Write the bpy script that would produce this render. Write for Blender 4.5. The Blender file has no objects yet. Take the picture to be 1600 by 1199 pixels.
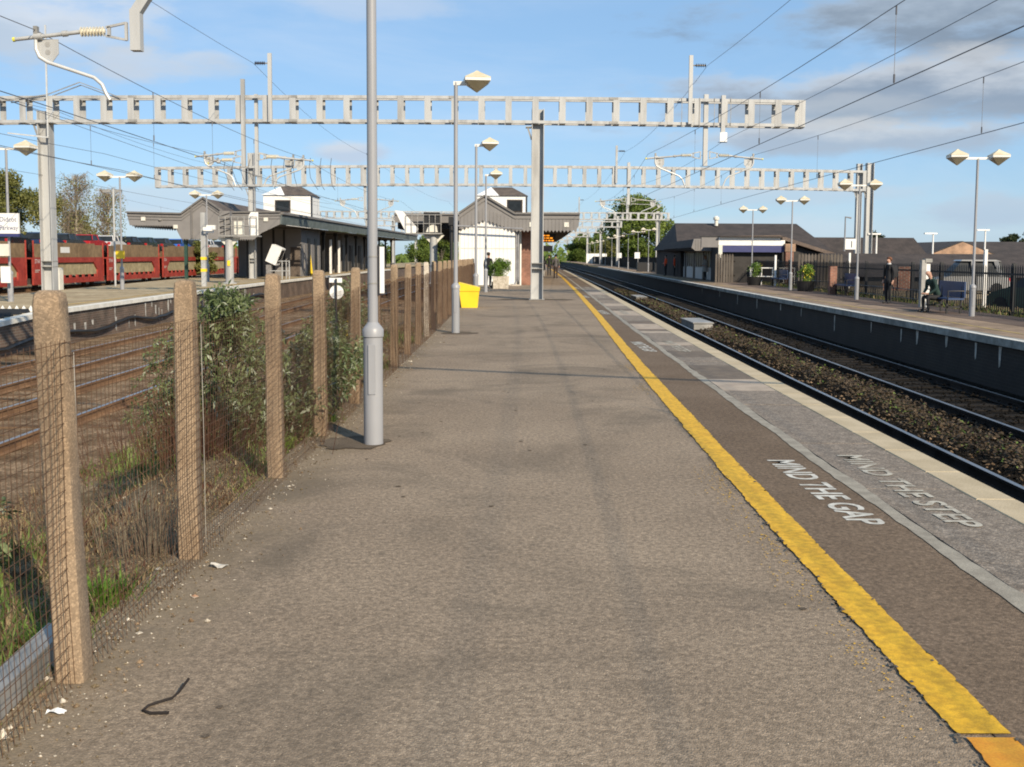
import bpy, math, random
from mathutils import Vector, Matrix
R = math.radians
S = bpy.context.scene
COL = S.collection
rng = random.Random(7)

# ---------------------------------------------------------------- camera
cam_d = bpy.data.cameras.new('camera'); cam = bpy.data.objects.new('camera', cam_d); COL.objects.link(cam)
cam_d.sensor_width = 36.0; cam_d.lens = 36.0 * 1618 / 1600
cam_d.shift_y = -72.5 / 1600
cam_d.clip_start = .05; cam_d.clip_end = 3000
cam.matrix_world = (Matrix.Translation((0, 0, 1.65)) @ Matrix.Rotation(R(90 - 4.5), 4, 'X') @ Matrix.Rotation(R(.3), 4, 'Z'))
S.camera = cam
S.cycles.filter_width = 1.9           # a soft compact-camera lens

# ---------------------------------------------------------------- sky, sun, exposure
SUN_EL, SUN_AZ = 30.0, 150.0            # degrees; azimuth clockwise from +Y
S.view_settings.view_transform = 'Standard'; S.view_settings.look = 'None'
S.view_settings.gamma = 1; S.view_settings.use_curve_mapping = False
S.view_settings.exposure = .34
W = bpy.data.worlds.new('World'); S.world = W; W.use_nodes = True
nt = W.node_tree; nt.nodes.clear()
def N(t, kind, **kw):
    n = t.nodes.new(kind)
    for k, v in kw.items(): setattr(n, k, v)
    return n
def math_(t, op, a, b=None, c=None, clamp=False):
    n = N(t, 'ShaderNodeMath', operation=op, use_clamp=clamp)
    for i, v in enumerate((a, b, c)):
        if v is None: continue
        if isinstance(v, (int, float)): n.inputs[i].default_value = v
        else: t.links.new(v, n.inputs[i])
    return n.outputs[0]
def mixc(t, f, a, b, blend='MIX'):
    n = N(t, 'ShaderNodeMix', data_type='RGBA', blend_type=blend)
    for i, v in ((0, f), (6, a), (7, b)):
        if isinstance(v, (int, float)): n.inputs[i].default_value = v
        elif isinstance(v, tuple): n.inputs[i].default_value = (v + (1,))[:4]
        else: t.links.new(v, n.inputs[i])
    return n.outputs[2]
sky = N(nt, 'ShaderNodeTexSky', sky_type='NISHITA'); sky.sun_disc = False
sky.sun_elevation = R(SUN_EL); sky.sun_rotation = R(SUN_AZ); sky.altitude = 60; sky.air_density = 1.0; sky.dust_density = .4; sky.ozone_density = 3.0
tc = N(nt, 'ShaderNodeTexCoord'); dirv = tc.outputs['Generated']
mp = N(nt, 'ShaderNodeMapping'); mp.inputs['Scale'].default_value = (1, 1, 3.2); nt.links.new(dirv, mp.inputs['Vector'])
def noise(t, vec, sc, det=5, rough=.55, dist=0.):
    n = N(t, 'ShaderNodeTexNoise'); n.inputs['Scale'].default_value = sc; n.inputs['Detail'].default_value = det
    n.inputs['Roughness'].default_value = rough; n.inputs['Distortion'].default_value = dist
    if vec is not None: t.links.new(vec, n.inputs['Vector'])
    return n.outputs['Fac']
n1 = noise(nt, mp.outputs[0], 9, 7, .58); n2 = noise(nt, mp.outputs[0], 3.5, 6, .6, .4)
def dvec(az, el):
    a, e = R(az), R(el)
    return Vector((math.sin(a) * math.cos(e), math.cos(a) * math.cos(e), math.sin(e)))
def dot(v):
    n = N(nt, 'ShaderNodeVectorMath', operation='DOT_PRODUCT'); nt.links.new(dirv, n.inputs[0]); n.inputs[1].default_value = v
    return n.outputs['Value']
def smooth(t, x, a, b):
    n = N(t, 'ShaderNodeMapRange', interpolation_type='SMOOTHSTEP'); t.links.new(x, n.inputs[0])
    n.inputs[1].default_value = a; n.inputs[2].default_value = b
    return n.outputs[0]
skyc = mixc(nt, 1.0, sky.outputs[0], (.95, 1.02, 1.16), 'MULTIPLY')
# broad pale haze that evens the sky out towards the horizon
skyc = mixc(nt, .62, skyc, (2.15, 3.65, 5.3))
# thin high veil
veil = math_(nt, 'MULTIPLY', smooth(nt, n2, .45, .75), .22)
cur = mixc(nt, veil, skyc, (5.6, 6.1, 6.8))
# azimuth, elevation, half widths, opacity, top colour, base colour
CL = [(23.0, 12.2, 9.0, 1.9, .9, (3.40, 4.00, 4.70), (1.75, 2.20, 2.80)),
      (21.5, 8.5, 11.0, 1.3, .85, (4.87, 5.10, 5.39), (2.10, 2.55, 3.20)),
      (15.5, 7.4, 6.0, .6, .6, (4.20, 4.59, 5.05), (2.90, 3.50, 4.20)),
      (17.3, 6.15, 7.5, .65, .8, (5.21, 5.35, 5.48), (3.00, 3.50, 4.20)),
      (25.5, 2.3, 4.2, .6, .6, (4.00, 4.60, 5.40), (3.30, 4.00, 5.00)),
      (13.0, 3.3, 7.5, .45, .55, (4.70, 5.02, 5.48), (3.80, 4.60, 5.40)),
      (-23.8, 10.9, 5.2, 1.6, .75, (5.88, 6.12, 6.44), (3.90, 4.40, 5.00)),
      (-20.0, 9.7, 2.4, .7, .5, (5.21, 5.52, 5.92), (4.40, 4.90, 5.60)),
      (-9.2, 5.5, 1.6, .42, .7, (5.71, 5.61, 5.66), (4.00, 4.40, 5.20)),
      (-16.2, 9.8, 1.5, .5, .35, (5.71, 5.87, 6.09), (4.20, 4.76, 5.48)),
      (-1.8, 3.3, 4.2, .5, .5, (4.87, 5.10, 5.57), (3.80, 4.30, 5.20)),
      (-7.0, 13.2, 3.0, .5, .35, (5.71, 5.87, 6.09), (4.70, 5.10, 5.74)),
      (-18.5, 2.9, 5.5, .6, .5, (4.87, 5.27, 5.74), (4.00, 4.60, 5.50)),
      (-12.0, 1.6, 9.0, .5, .35, (5.38, 5.61, 5.92), (4.80, 5.30, 6.00)),
      (8.0, 1.7, 7.0, .45, .3, (5.38, 5.61, 5.92), (4.80, 5.30, 6.00)),
      (55, 9, 12, 2.5, .8, (5.04, 5.27, 5.48), (3.00, 3.50, 4.20)), (-60, 12, 14, 3, .7, (5.46, 5.70, 6.00), (3.80, 4.30, 5.00)),
      (110, 14, 16, 3, .6, (5.04, 5.27, 5.48), (3.40, 3.90, 4.60)), (-120, 16, 15, 3, .6, (5.04, 5.27, 5.48), (3.40, 3.90, 4.60)), (10, 32, 16, 4, .5, (5.04, 5.35, 5.74), (3.60, 4.20, 5.00))]
for az, el, wa, wb, op, ct, cb in CL:
    c = dvec(az, el); rt = Vector((math.cos(R(az)), -math.sin(R(az)), 0)); up = c.cross(rt) * -1
    if up.z < 0: up = -up
    a = math_(nt, 'DIVIDE', dot(rt), math.sin(R(wa * 1.12))); b_ = math_(nt, 'SUBTRACT', dot(up), 0.); b = math_(nt, 'DIVIDE', b_, math.sin(R(wb * 1.2)))
    q = math_(nt, 'ADD', math_(nt, 'MULTIPLY', a, a), math_(nt, 'MULTIPLY', b, b)); q = math_(nt, 'SQRT', q)
    q = math_(nt, 'ADD', q, math_(nt, 'MULTIPLY', math_(nt, 'SUBTRACT', n1, .5), 3.4))
    front = math_(nt, 'GREATER_THAN', dot(c), .5)
    m = math_(nt, 'MULTIPLY', math_(nt, 'MULTIPLY', math_(nt, 'SUBTRACT', 1., smooth(nt, q, .45, 1.45)), op), front)
    tone = smooth(nt, math_(nt, 'ADD', b, math_(nt, 'MULTIPLY', math_(nt, 'SUBTRACT', n1, .5), 4.)), -.5, .9)
    cur = mixc(nt, m, cur, mixc(nt, tone, cb, tuple(v * .93 for v in ct)))
bg = N(nt, 'ShaderNodeBackground'); bg.inputs['Strength'].default_value = .112
wo = N(nt, 'ShaderNodeOutputWorld'); nt.links.new(cur, bg.inputs[0]); nt.links.new(bg.outputs[0], wo.inputs[0])
sun_d = bpy.data.lights.new('sun', 'SUN'); sun_d.energy = 5.0; sun_d.angle = R(.53); sun_d.color = (1, .86, .66)
sun = bpy.data.objects.new('sun', sun_d); COL.objects.link(sun)
sd = dvec(SUN_AZ, SUN_EL)
sun.rotation_euler = sd.to_track_quat('Z', 'Y').to_euler(); sun.location = sd * 60

# ---------------------------------------------------------------- materials
MATS = {}
def mat(name, col, rough=.75, metal=0., var=.18, sc=2.5, col2=None, fine=0., fsc=120, bump=0., bsc=60, bdist=.01, spec=.5, lo=.35, hi=.65, emit=0., sc2=None, stretch=None):
    if name in MATS: return MATS[name]
    m = bpy.data.materials.new(name); m.use_nodes = True; t = m.node_tree
    b = t.nodes['Principled BSDF']
    b.inputs['Roughness'].default_value = rough; b.inputs['Metallic'].default_value = metal; b.inputs['Specular IOR Level'].default_value = spec
    g = N(t, 'ShaderNodeNewGeometry'); pos = g.outputs['Position']
    if stretch:
        mm = N(t, 'ShaderNodeMapping'); mm.inputs['Scale'].default_value = stretch; t.links.new(pos, mm.inputs['Vector']); pos = mm.outputs[0]
    f = smooth(t, noise(t, pos, sc, 6, .6), lo, hi)
    c2 = col2 or tuple(min(1, x * (1 + var)) for x in col)
    c1 = col if col2 else tuple(x * (1 - var) for x in col)
    c = mixc(t, f, c1, c2)
    if sc2:
        f2 = smooth(t, noise(t, pos, sc2, 3, .5), .3, .7)
        c = mixc(t, 1.0, c, mixc(t, f2, (.8, .8, .8), (1.15, 1.15, 1.15)), 'MULTIPLY')
    if fine:
        f3 = noise(t, g.outputs['Position'], fsc, 2, .7)
        k = mixc(t, smooth(t, f3, .3, .7), (1 - fine,) * 3, (1 + fine,) * 3)
        c = mixc(t, 1.0, c, k, 'MULTIPLY')
    t.links.new(c, b.inputs['Base Color'])
    if emit:
        t.links.new(c, b.inputs['Emission Color']); b.inputs['Emission Strength'].default_value = emit
    if bump:
        bn = N(t, 'ShaderNodeBump'); bn.inputs['Strength'].default_value = bump; bn.inputs['Distance'].default_value = bdist
        t.links.new(noise(t, g.outputs['Position'], bsc, 4, .6), bn.inputs['Height']); t.links.new(bn.outputs[0], b.inputs['Normal'])
    MATS[name] = m
    return m
def leafmat(name, c1, c2, sc=1.5, trans=.25):
    m = mat(name, c1, .6, col2=c2, sc=sc, spec=.3, sc2=sc * 9)
    t = m.node_tree; b = t.nodes['Principled BSDF']
    src = b.inputs['Base Color'].links[0].from_socket
    tr = N(t, 'ShaderNodeBsdfTranslucent'); t.links.new(src, tr.inputs[0])
    mx = N(t, 'ShaderNodeMixShader'); mx.inputs[0].default_value = trans
    t.links.new(b.outputs[0], mx.inputs[1]); t.links.new(tr.outputs[0], mx.inputs[2])
    t.links.new(mx.outputs[0], t.nodes['Material Output'].inputs[0])
    return m
def brickmat(name, c1, c2, mortar, bw=.225, bh=.075, axis='X'):
    m = mat(name, c1); t = m.node_tree; b = t.nodes['Principled BSDF']
    g = N(t, 'ShaderNodeNewGeometry'); s = N(t, 'ShaderNodeSeparateXYZ'); t.links.new(g.outputs['Position'], s.inputs[0])
    cx = N(t, 'ShaderNodeCombineXYZ')
    t.links.new(s.outputs[0 if axis == 'X' else 1], cx.inputs[0]); t.links.new(s.outputs[2], cx.inputs[1])
    k = N(t, 'ShaderNodeTexBrick'); t.links.new(cx.outputs[0], k.inputs['Vector'])
    k.inputs['Color1'].default_value = c1 + (1,); k.inputs['Color2'].default_value = c2 + (1,); k.inputs['Mortar'].default_value = mortar + (1,)
    k.inputs['Scale'].default_value = 1; k.inputs['Brick Width'].default_value = bw; k.inputs['Row Height'].default_value = bh; k.inputs['Mortar Size'].default_value = .008
    st = smooth(t, noise(t, g.outputs['Position'], 1.3, 6, .6), .3, .75)
    t.links.new(mixc(t, 1., k.outputs[0], mixc(t, st, (.55, .55, .55), (1.2, 1.2, 1.2)), 'MULTIPLY'), b.inputs['Base Color'])
    return m

M_asph = mat('asphalt_worn', (.216, .165, .117), .88, col2=(.290, .226, .162), sc=.5, fine=.25, fsc=30, bump=.35, bsc=30, bdist=.006, spec=.25, lo=.25, hi=.75)
def add_grain(m, scale, amt, bdist, strength=.7):
    """aggregate: every small stone in the surface has its own tone and stands a little proud"""
    t = m.node_tree; b = t.nodes['Principled BSDF']; src = b.inputs['Base Color'].links[0].from_socket
    g = N(t, 'ShaderNodeNewGeometry'); v = N(t, 'ShaderNodeTexVoronoi'); v.inputs['Scale'].default_value = scale; t.links.new(g.outputs['Position'], v.inputs['Vector'])
    sp = N(t, 'ShaderNodeSeparateColor'); t.links.new(v.outputs['Color'], sp.inputs[0])
    k = math_(t, 'ADD', math_(t, 'MULTIPLY', math_(t, 'POWER', sp.outputs[0], 2.2), amt * 2.2), 1 - amt * .7)
    c = mixc(t, 1., src, k, 'MULTIPLY'); t.links.new(c, b.inputs['Base Color'])
    bn = N(t, 'ShaderNodeBump'); bn.invert = True; bn.inputs['Strength'].default_value = strength; bn.inputs['Distance'].default_value = bdist
    t.links.new(v.outputs['Distance'], bn.inputs['Height'])
    if b.inputs['Normal'].links: t.links.new(b.inputs['Normal'].links[0].from_socket, bn.inputs['Normal'])
    t.links.new(bn.outputs[0], b.inputs['Normal'])
def add_dirt(m, col):
    """trodden soil and grit washed in along the fence side, fading out over half a metre; a few grey stains"""
    t = m.node_tree; b = t.nodes['Principled BSDF']; src = b.inputs['Base Color'].links[0].from_socket
    g = N(t, 'ShaderNodeNewGeometry'); s_ = N(t, 'ShaderNodeSeparateXYZ'); t.links.new(g.outputs['Position'], s_.inputs[0])
    q = math_(t, 'ADD', s_.outputs[0], math_(t, 'MULTIPLY', noise(t, g.outputs['Position'], 1.7, 6, .65), 1.1))
    f = math_(t, 'MULTIPLY', smooth(t, q, -.62, -1.25), .85)
    c = mixc(t, f, src, mixc(t, noise(t, g.outputs['Position'], 40, 3, .7), tuple(x * .6 for x in col), tuple(min(1, x * 1.5) for x in col)))
    st = math_(t, 'MULTIPLY', smooth(t, noise(t, g.outputs['Position'], .55, 7, .68, .8), .46, .70), .62)
    c = mixc(t, st, c, (.098, .079, .058))
    wet = math_(t, 'MULTIPLY', smooth(t, noise(t, g.outputs['Position'], 2.7, 6, .7, .5), .58, .72), .38); c = mixc(t, wet, c, (.095, .078, .06))
    pale = math_(t, 'MULTIPLY', smooth(t, noise(t, g.outputs['Position'], 1.6, 7, .7, .3), .60, .78), .4); c = mixc(t, pale, c, (.36, .29, .22)); t.links.new(c, b.inputs['Base Color'])
add_grain(M_asph, 150, .26, .004)
add_dirt(M_asph, (.205, .160, .105))
M_strip = mat('asphalt_strip', (.125, .088, .058), .9, col2=(.17, .124, .086), sc=.7, fine=.25, fsc=30, bump=.3, bsc=40, bdist=.005, spec=.2, lo=.25, hi=.75); add_grain(M_strip, 140, .28, .003)
M_patch = mat('asphalt_patch', (.115, .092, .070), .9, spec=.06, fine=.4, fsc=190, bump=.8, bsc=120, bdist=.006)
M_yellow = mat('yellow_paint', (.56, .31, .010), .7, col2=(.64, .37, .015), sc=5, fine=.14, fsc=160, bump=.35, bsc=90, bdist=.004, sc2=26)
M_orange = mat('orange_paint', (.55, .22, .012), .7, col2=(.62, .3, .02), sc=8, fine=.12, bump=.3, bsc=90, bdist=.004)
M_white_paint = mat('white_road_paint', (.40, .38, .33), .7, col2=(.60, .58, .52), sc=14, fine=.15, fsc=220)
M_white_faded = mat('white_road_paint_faded', (.22, .19, .15), .8, col2=(.44, .41, .34), sc=10, fine=.2, fsc=200, lo=.3, hi=.6)
M_coping = mat('coping_cream', (.40, .32, .20), .75, col2=(.48, .39, .255), sc=3, fine=.14, fsc=90, bump=.3, bsc=70, bdist=.003)
M_coping_w = mat('coping_white', (.60, .58, .52), .75, col2=(.74, .72, .66), sc=2, fine=.1)
M_copface = mat('coping_grey_face', (.24, .24, .22), .8, sc=1.2, var=.3, sc2=6)
M_jointline = mat('grey_concrete_line', (.22, .195, .155), .85, col2=(.31, .28, .225), sc=6, fine=.2, fsc=120, bump=.4, bsc=60, bdist=.005)
M_slabs = [mat('slab_grey', (.165, .132, .100), .85, col2=(.225, .185, .145), sc=9, fine=.2, fsc=60, bump=.3, bsc=60, bdist=.004),
           mat('slab_tan', (.30, .24, .185), .85, col2=(.38, .31, .24), sc=4, fine=.15, fsc=110, bump=.3, bsc=90, bdist=.003),
           mat('slab_brown', (.105, .08, .058), .85, col2=(.15, .115, .082), sc=4, fine=.25, fsc=110, bump=.3, bsc=90, bdist=.003)]
add_grain(M_slabs[0], 90, .42, .004)
M_conc = mat('fence_post_concrete', (.215, .150, .093), .9, col2=(.275, .20, .13), sc=3, fine=.08, fsc=60, bump=.15, bsc=90, bdist=.003); add_grain(M_conc, 150, .26, .003, .35)
M_concpale = mat('fence_post_pale', (.36, .31, .24), .9, col2=(.55, .49, .40), sc=7, fine=.3, fsc=75, bump=.7, bsc=70, bdist=.006)
M_rust = mat('rusty_wire', (.085, .042, .02), .8, col2=(.15, .078, .038), sc=8)
M_galvwire = mat('galvanised_wire', (.42, .40, .36), .5, metal=.3)
M_galv = mat('galvanised_steel', (.285, .285, .28), .6, metal=.1, col2=(.43, .435, .43), sc=3.0, lo=.25, hi=.62, stretch=(1, 1, .16))
M_galvd = mat('galvanised_steel_dull', (.24, .235, .22), .6, metal=.3, col2=(.36, .35, .33), sc=2)
M_lamp = mat('lamp_post_grey', (.27, .275, .29), .42, var=.05, sc=.8)
M_lantern = mat('lantern_cream', (.52, .45, .30), .6, col2=(.62, .55, .40), sc=4)
M_lanternw = mat('lantern_band', (.74, .72, .66), .45, var=.05)
M_lens = mat('lantern_diffuser', (.30, .26, .17), .35, col2=(.40, .36, .26), sc=3, spec=.6)
M_wire = mat('ole_wire', (.10, .10, .11), .5, metal=.2, var=.1)
M_tar = mat('tar_seam', (.10, .083, .064), .9)
M_insul = mat('insulator_cream', (.62, .58, .47), .3, var=.1, sc=8)
M_insuld = mat('insulator_dark', (.035, .03, .035), .3, var=.2)
M_alu = mat('aluminium_tube', (.55, .55, .53), .35, metal=.15, var=.08)
M_capy = mat('yellow_cap', (.7, .65, .08), .5)
M_rail = mat('rail_head', (.28, .28, .29), .3, metal=.8, var=.12, sc=3)
M_railside = mat('rail_rust', (.135, .072, .035), .85, col2=(.21, .12, .06), sc=2.5, fine=.2)
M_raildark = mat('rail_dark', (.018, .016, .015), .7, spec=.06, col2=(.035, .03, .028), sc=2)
M_ballast = mat('ballast_brown', (.13, .085, .050), .95, spec=.06, col2=(.29, .205, .13), sc=1.6, fine=.5, fsc=26, bump=1., bsc=24, bdist=.05, sc2=9)
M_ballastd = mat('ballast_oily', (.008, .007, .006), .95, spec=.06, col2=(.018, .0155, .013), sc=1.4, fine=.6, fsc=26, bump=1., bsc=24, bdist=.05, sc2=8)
M_soil = mat('embankment_soil', (.135, .100, .058), .95, spec=.06, col2=(.26, .20, .125), sc=1.8, fine=.45, fsc=60, bump=1., bsc=35, bdist=.03, sc2=12)
M_ground = mat('far_ground', (.10, .09, .05), .95, spec=.06, col2=(.17, .14, .085), sc=.15, fine=.2, fsc=4)
M_sleeper = mat('sleeper_timber', (.085, .052, .03), .9, spec=.06, col2=(.16, .105, .065), sc=3, fine=.3, fsc=40)
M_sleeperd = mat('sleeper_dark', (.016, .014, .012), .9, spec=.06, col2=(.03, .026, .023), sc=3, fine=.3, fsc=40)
M_platfar = mat('far_platform_tarmac', (.31, .24, .15), .9, spec=.06, col2=(.41, .33, .215), sc=.5, sc2=3, fine=.2, fsc=60)
M_platr = mat('right_platform_tarmac', (.20, .15, .11), .9, spec=.06, col2=(.31, .23, .165), sc=.6, sc2=3, fine=.2, fsc=60)
M_paling = mat('weathered_paling', (.075, .062, .05), .9, col2=(.13, .112, .095), sc=5, stretch=(1, 1, .15))
M_tarmacsh = mat('tarmac_fence_shade', (.105, .078, .066), .9, spec=.06, col2=(.15, .115, .095), sc=.6, fine=.2, fsc=60)
M_yelworn = mat('yellow_paint_worn', (.26, .20, .11), .85, col2=(.48, .34, .08), sc=3, lo=.3, hi=.7)
M_wallpl = brickmat('platform_wall_brick', (.16, .10, .07), (.10, .07, .05), (.2, .17, .14), axis='Y')
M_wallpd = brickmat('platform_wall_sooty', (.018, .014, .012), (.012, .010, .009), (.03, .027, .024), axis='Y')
M_stainw = mat('lime_stain', (.42, .40, .36), .9, var=.3, sc=6)
M_facia = mat('canopy_grey_paint', (.185, .175, .168), .7, var=.07, sc=1.2)
M_faciad = mat('canopy_moulding', (.14, .132, .125), .7, var=.08)
M_green = mat('canopy_green_paint', (.085, .105, .10), .6, col2=(.13, .155, .15), sc=2)
M_postg = mat('dark_green_iron', (.022, .058, .042), .5, var=.15)
M_black = mat('black_paint', (.012, .012, .013), .5, var=.2)
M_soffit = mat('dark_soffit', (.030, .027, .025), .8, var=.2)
M_roof = mat('roof_brown_slate', (.075, .058, .048), .85, col2=(.115, .09, .072), sc=1.5, sc2=8, fine=.2, fsc=30)
M_roofd = mat('roof_dark_tile', (.035, .027, .023), .85, col2=(.055, .042, .036), sc=1.2, sc2=8)
M_roofm = mat('roof_brown_tile', (.10, .075, .062), .85, col2=(.14, .105, .085), sc=1.2, sc2=8)
M_white = mat('white_boards', (.74, .73, .70), .55, var=.04, sc=2)
M_cream = mat('cream_paint', (.62, .60, .53), .6, var=.06, sc=3)
M_brick = brickmat('station_brick', (.20, .075, .045), (.28, .11, .065), (.26, .2, .16))
M_bricktan = brickmat('gable_brick', (.36, .20, .115), (.30, .17, .10), (.36, .29, .22))
M_glass = mat('dark_glass', (.02, .025, .03), .3, var=.2, spec=.12)
M_red = mat('wagon_red', (.27, .030, .020), .6, col2=(.35, .05, .034), sc=.8, sc2=4)
M_brown = mat('wagon_mesh_panel', (.175, .115, .06), .8, col2=(.24, .165, .09), sc=.6, sc2=3)
M_beige = mat('wagon_beige_panel', (.30, .25, .145), .8, col2=(.37, .315, .19), sc=.8, sc2=3)
M_wheel = mat('tyre_black', (.015, .015, .015), .8)
M_sign = mat('sign_white', (.72, .72, .70), .5, var=.03)
M_signblk = mat('sign_black', (.02, .02, .025), .5)
M_navy = mat('sign_navy', (.03, .036, .13), .5, var=.08)
M_blue = mat('bench_blue', (.028, .055, .13), .45, var=.1)
M_binyel = mat('grit_bin_yellow', (.80, .56, .025), .45, var=.05, sc=2)
M_led = mat('led_orange', (1., .30, .02), .5, emit=1.1)
M_pipe = mat('downpipe_grey', (.22, .22, .23), .5)
M_bark = mat('bark_grey', (.10, .085, .065), .9, var=.3, sc=6)
M_birch = mat('birch_bark', (.42, .38, .28), .8, var=.3, sc=5)
M_twig = mat('bare_twigs', (.17, .13, .09), .9, col2=(.26, .21, .14), sc=1)
M_straw = leafmat('dry_grass', (.20, .138, .068), (.35, .265, .145), 2.2)
M_grass = leafmat('green_grass', (.085, .14, .025), (.19, .24, .06), 1.6)
M_redst = leafmat('red_brown_stems', (.11, .045, .028), (.17, .085, .05), 3)
M_budd = leafmat('buddleia_leaf', (.070, .105, .036), (.175, .210, .090), 5.0)
M_buddp = leafmat('buddleia_leaf_pale', (.22, .25, .16), (.38, .40, .29), 8.0)
M_tree = leafmat('tree_leaf', (.065, .11, .016), (.16, .21, .04), .35)
M_treey = leafmat('tree_leaf_spring', (.115, .125, .03), (.22, .21, .065), .5)
M_treed = leafmat('tree_leaf_dark', (.022, .034, .014), (.05, .066, .024), .4)
M_hedge = leafmat('hedge_leaf', (.075, .15, .018), (.17, .27, .04), 2.5)
M_sixft = leafmat('track_weed', (.075, .051, .029), (.120, .086, .050), 1.0)
M_flower = mat('yellow_flower', (.75, .62, .08), .6)
M_skin = mat('skin', (.42, .24, .17), .6, var=.05)
M_haird = mat('hair_dark', (.02, .014, .01), .7); M_hairr = mat('hair_auburn', (.16, .06, .025), .7); M_hairp = mat('hair_red', (.5, .05, .07), .7); M_tail = mat('tail_lamp_red', (.35, .012, .015), .4); M_hairf = mat('hair_fair', (.30, .17, .07), .7)
M_suit = mat('cloth_black', (.012, .012, .014), .85, var=.2); M_greyj = mat('cloth_grey', (.085, .08, .085), .85, var=.15); M_navyc = mat('cloth_navy', (.014, .018, .035), .85)
M_brownt = mat('cloth_brown', (.045, .028, .024), .85); M_hiviz = mat('cloth_orange', (.75, .075, .012), .75, var=.05); M_palec = mat('cloth_pale', (.30, .29, .27), .85); M_shoe = mat('shoe_black', (.01, .01, .01), .5)
M_greenc = mat('cloth_green', (.012, .035, .03), .85); M_bluej = mat('cloth_denim', (.03, .05, .14), .85); M_shirt = mat('cloth_white', (.6, .6, .6), .8)

# ---------------------------------------------------------------- mesh tools
class MB:
    def __init__(s): s.v = []; s.f = []; s.m = []; s.cur = 0
    def add(s, vs, fs):
        o = len(s.v); s.v += [tuple(v) for v in vs]; s.f += [tuple(i + o for i in f) for f in fs]; s.m += [s.cur] * len(fs); return s
    def box(s, x0, x1, y0, y1, z0, z1):
        return s.add([(x0, y0, z0), (x1, y0, z0), (x1, y1, z0), (x0, y1, z0), (x0, y0, z1), (x1, y0, z1), (x1, y1, z1), (x0, y1, z1)],
                     [(3, 2, 1, 0), (4, 5, 6, 7), (0, 1, 5, 4), (1, 2, 6, 5), (2, 3, 7, 6), (3, 0, 4, 7)])
    def beam(s, p, q, w, h, up=(0, 0, 1)):
        p, q, up = Vector(p), Vector(q), Vector(up); d = (q - p).normalized()
        if abs(d.dot(up)) > .98: up = Vector((0, 1, 0))
        r = d.cross(up).normalized() * (w / 2); u = r.cross(d).normalized() * (h / 2)
        return s.add([p - r - u, p + r - u, p + r + u, p - r + u, q - r - u, q + r - u, q + r + u, q - r + u],
                     [(0, 1, 2, 3), (7, 6, 5, 4), (4, 5, 1, 0), (5, 6, 2, 1), (6, 7, 3, 2), (7, 4, 0, 3)])
    def tube(s, pts, r, n=8, caps=True):
        pts = [Vector(p) for p in pts]; k = len(pts); rs = r if isinstance(r, (list, tuple)) else [r] * k
        o = len(s.v); prev = None
        for i, p in enumerate(pts):
            d = ((pts[min(i + 1, k - 1)] - p).normalized() + (p - pts[max(i - 1, 0)]).normalized())
            d = d.normalized() if d.length > 1e-6 else Vector((0, 0, 1))
            if prev is None: a = d.orthogonal().normalized()
            else: a = (prev - d * prev.dot(d)).normalized()
            prev = a; b = d.cross(a)
            for j in range(n):
                t = 2 * math.pi * j / n; q = p + (a * math.cos(t) + b * math.sin(t)) * rs[i]; s.v.append(tuple(q))
        for i in range(k - 1):
            for j in range(n):
                s.f.append((o + i * n + j, o + i * n + (j + 1) % n, o + (i + 1) * n + (j + 1) % n, o + (i + 1) * n + j)); s.m.append(s.cur)
        if caps:
            s.f.append(tuple(o + j for j in reversed(range(n)))); s.f.append(tuple(o + (k - 1) * n + j for j in range(n))); s.m += [s.cur] * 2
        return s
    def lathe(s, prof, n=16, c=(0, 0, 0), ang=0.):
        o = len(s.v)
        for r, z in prof:
            for j in range(n):
                t = 2 * math.pi * j / n + ang; s.v.append((c[0] + r * math.cos(t), c[1] + r * math.sin(t), c[2] + z))
        for i in range(len(prof) - 1):
            for j in range(n):
                s.f.append((o + i * n + j, o + i * n + (j + 1) % n, o + (i + 1) * n + (j + 1) % n, o + (i + 1) * n + j)); s.m.append(s.cur)
        s.f.append(tuple(o + j for j in reversed(range(n)))); s.f.append(tuple(o + (len(prof) - 1) * n + j for j in range(n))); s.m += [s.cur] * 2
        return s
    def prism(s, poly, a, b, fn=None):      # poly in (u, w), extruded from a to b; default fn maps to x, y, z = u, t, w
        fn = fn or (lambda u, t, w: (u, t, w)); k = len(poly)
        vs = [fn(u, a, w) for u, w in poly] + [fn(u, b, w) for u, w in poly]
        fs = [tuple(range(k)), tuple(reversed(range(k, 2 * k)))] + [(i, i + k, (i + 1) % k + k, (i + 1) % k) for i in range(k)]
        return s.add(vs, fs)
    def ribbon(s, A, B):                    # strip between two polylines
        n = len(A); return s.add(list(A) + list(B), [(i, n + i, n + i + 1, i + 1) for i in range(n - 1)])
    def build(s, name, mats, parent=None, loc=None, smooth=0, kind=None):
        me = bpy.data.meshes.new(name); me.from_pydata(s.v, [], s.f)
        for m in (mats if isinstance(mats, (list, tuple)) else [mats]): me.materials.append(m)
        if any(s.m): me.polygons.foreach_set('material_index', s.m)
        if smooth:
            me.polygons.foreach_set('use_smooth', [True] * len(s.f))
            if smooth < 180: me.set_sharp_from_angle(angle=R(smooth))
        me.update()
        return link(name, me, parent, loc, kind)
def link(name, me, parent=None, loc=None, kind=None):
    o = bpy.data.objects.new(name, me); COL.objects.link(o)
    if parent: o.parent = parent
    if loc: o.location = loc
    if kind: o['kind'] = kind
    return o
def tag(o, label, cat, group=None):
    o['label'] = label; o['category'] = cat
    if group: o['group'] = group
    return o
def thing(name, label, cat, loc=(0, 0, 0), rz=0., group=None):
    o = bpy.data.objects.new(name, None); COL.objects.link(o); o.empty_display_size = .2
    o.location = loc; o.rotation_euler = (0, 0, rz)
    return tag(o, label, cat, group)
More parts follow.
